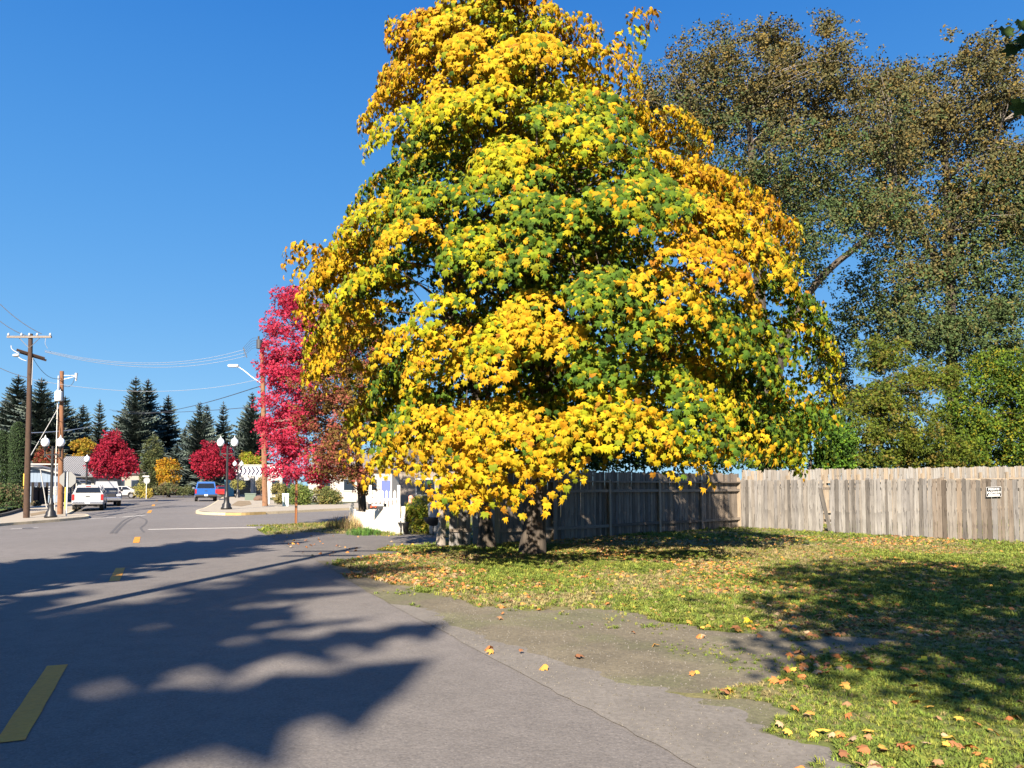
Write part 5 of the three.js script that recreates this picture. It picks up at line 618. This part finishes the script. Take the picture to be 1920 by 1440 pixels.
{ const t = thing('sedan', 'white sedan crossing behind the parked pickups', 'car', vg(224, 92), Math.PI / 2 + .35), m = paint([.5, .5, .5]);
  part('body', sideBody([[-2.2, .42], [-2.3, .6], [-2.2, .78], [-1.0, .92], [.9, .97], [2.1, .98], [2.28, .8], [2.25, .42]], [-1.4, 1.35], .38, 1.78, .08), m, t);
  part('cabin', hexa(rect(-.82, .82, .93, 1.75, -1.05), rect(-.6, .6, 1.44, .85, -.25)), m, t); part('underbody', box(1.5, .2, 4.1, 0, .4, 0), mTrim, t);
  for (const s of [-1, 1]) { part('side_window', hexa(rect(s * .8 - .01, s * .8 + .01, .97, .28, -.8), rect(s * .64 - .01, s * .64 + .01, 1.36, .28, -.25)).translate(s * .02, 0, 0), mGlass, t); part('side_window', hexa(rect(s * .8 - .01, s * .8 + .01, .97, 1.4, .36), rect(s * .64 - .01, s * .64 + .01, 1.36, .8, .36)).translate(s * .02, 0, 0), mGlass, t); part('mirror', rbox(.16, .13, .1, .03, s * .96, 1.0, -.72), m, t); part('tail_light', rbox(.3, .14, .06, .02, s * .66, .82, 2.27), mTail, t); part('headlight', rbox(.32, .13, .06, .02, s * .64, .7, -2.27), mGlobe, t); for (const z of [-1.4, 1.35]) wheel(t, s * .8, z, .33, .21); }
  part('rear_window', hexa(rect(-.72, .72, .99, 1.72, 1.7), rect(-.56, .56, 1.4, .94, .92)).translate(0, 0, .03), mGlass, t); part('windscreen', hexa(rect(-.74, .74, .97, -1.0, -1.02), rect(-.56, .56, 1.4, -.3, -.32)).translate(0, 0, -.03), mGlass, t); part('rear_bumper', rbox(1.7, .2, .14, .05, 0, .5, 2.27), m, t); part('licence_plate', box(.31, .13, .02, 0, .66, 2.345), mPlate, t); }
{ const t = thing('red_car', 'red car showing past the right side of the blue pickup', 'car', vg(415, 104), along), m = paint([.42, .03, .03]); part('body', sideBody([[-2.2, .42], [-2.3, .6], [-2.2, .78], [-1.0, .92], [.9, .97], [2.1, .98], [2.28, .8], [2.25, .42]], [-1.4, 1.35], .38, 1.78, .08), m, t); part('cabin', hexa(rect(-.82, .82, .93, 1.75, -1.05), rect(-.6, .6, 1.44, .85, -.25)), m, t); part('rear_window', hexa(rect(-.72, .72, .99, 1.72, 1.7), rect(-.56, .56, 1.4, .94, .92)).translate(0, 0, .03), mGlass, t); for (const s of [-1, 1]) { part('tail_light', rbox(.3, .14, .06, .02, s * .66, .82, 2.27), mTail, t); for (const z of [-1.4, 1.35]) wheel(t, s * .8, z, .33, .21); } }

// ---------- out of frame, known by their shadows: two firs and a utility pole on the left, a broad maple on the right ----------
{ const S = Math.hypot(SHX, SHZ), spot = (px, py, h) => { const p = gp(px, py), k = h / Math.tan(SUN_EL); return new V3(p.x - SHX / S * k, 0, p.z + SHZ / S * k); };
  seed = 808; const big = conifer(22, 5.2, 52, 11, hazedFirC, .45);
  const f1 = thing('conifer', 'roadside fir whose shadow crosses the street before the intersection', 'tree', spot(620, 1004, 20)); part('trunk', firTrunk, mBark, f1); part('crown', big, mFir, f1, 'stuff'); f1.scale.set(.68, 20 / 22, .68);
  const f2 = thing('conifer', 'roadside fir whose soft shadow covers the near lane', 'tree', spot(490, 1158, 24), 5.1); part('trunk', firTrunk, mBark, f2); part('crown', conifer(22, 6, 30, 7, hazedFirC, .7), mFir, f2, 'stuff'); f2.scale.set(1.38, 24 / 22, 1.38);
  const b = spot(610, 1052, 10.5), up = thing('utility_pole', 'roadside utility pole whose shadow lies slanting over the street', 'utility pole', b); part('shaft', cyl(.17, .12, 10.5, 12), mPole, up); part('crossarm', box(2.4, .12, .1, 0, 9.9, .12), mPole, up); part('crossarm', box(1.8, .12, .1, 0, 9.1, .12), mPole, up);
  const tb = new V3(4.9, 0, 3.9), t = thing('maple_tree', 'broad maple whose leaf sprig, coloured darker for shade, hangs before the tall golden tree', 'tree', tb); part('trunk', trunkGeo([[0, -.1, 0], [.05, 2, 0], [-.1, 4.5, -.2], [-.2, 8, -.4]], .3, .1), mBark, t);
  const list = []; const lob = [[3.3, 9.0, 1.0, 2.7, 2.2, 2.7], [5.6, 8.8, 1.6, 3, 2.4, 3], [1.9, 7.9, 2.2, 1.7, 1.2, 1.5], [3.9, 10.6, 1.2, 2.6, 1.8, 2.4], [2.4, 8.2, 3.6, 2.2, 1.4, 2], [4.6, 8, 4, 3, 2, 2.4], [1.1, 8.2, 3.6, 1.5, 1.2, 1.4], [.9, 8, .3, .9, .7, .8], [4.9, 8.4, -3.4, 1.8, 1.2, 1.5], [6.4, 8.4, -2.6, 2, 1.3, 1.6]]; lob.forEach((q) => { q[0] -= .05; q[2] += 1.2; }); lob.forEach(([x, y, z, a, bb, c]) => { for (let i = 0; i < a * bb * c * 130; i++) { const v = rv(), r = Math.pow(R(), .4), p = new V3(x + v.x * a * r, y + v.y * bb * r, z + v.z * c * r); if (noise(p.x * 1.1, p.y * 1.1, p.z * 1.1) < .36) continue; list.push({ p: p.sub(tb), n: rv().add(new V3(0, .8, 0)), d: rv().add(new V3(0, -.5, 0)), s: rr(.11, .17), c: tint(pick([[.10, .16, .02], [.16, .2, .02], [.07, .12, .02]]), .2) }); } });
  const sprig = at(1905, 62, 6.2), s2 = at(1914, 196, 6.0); for (const [c, n, w] of [[sprig, 14, .1], [s2, 4, .05]]) for (let i = 0; i < n; i++) list.push({ p: c.clone().add(new V3(rr(-w, w * 3), rr(-w, w) * .8, rr(-w, w))).sub(tb), n: new V3(.2, -.4, -.8).addScaledVector(rv(), .5), d: new V3(-.3, -.6, 0).addScaledVector(rv(), .5), s: rr(.09, .13), c: tint([.05, .09, .02], .2) });  // sprig leaves tinted darker than the crown: shade of their undersides, painted in
  scatter('crown', mapleLeaf[0], list, t); part('limb', limb([new V3(-.1, 4.5, -.2), new V3(.2, 6.5, -4), sprig.clone().add(new V3(.6, .5, -.0)).sub(tb), sprig.clone().sub(tb)], .09, .006, 14, 6), mBark, t); part('limb', limb([sprig.clone().add(new V3(.6, .5, 0)).sub(tb), s2.clone().add(new V3(.5, .3, 0)).sub(tb), s2.clone().sub(tb)], .02, .005, 10, 5), mBark, t);
  for (const [x, y, z] of lob) part('limb', limb([new V3(-.1, 4, -.1), new V3((x - tb.x) * .5, y * .75, (z - tb.z) * .5), new V3(x - tb.x, y, z - tb.z)], .11, .03, 8, 6), mBark, t); }

renderer.render(scene, camera);
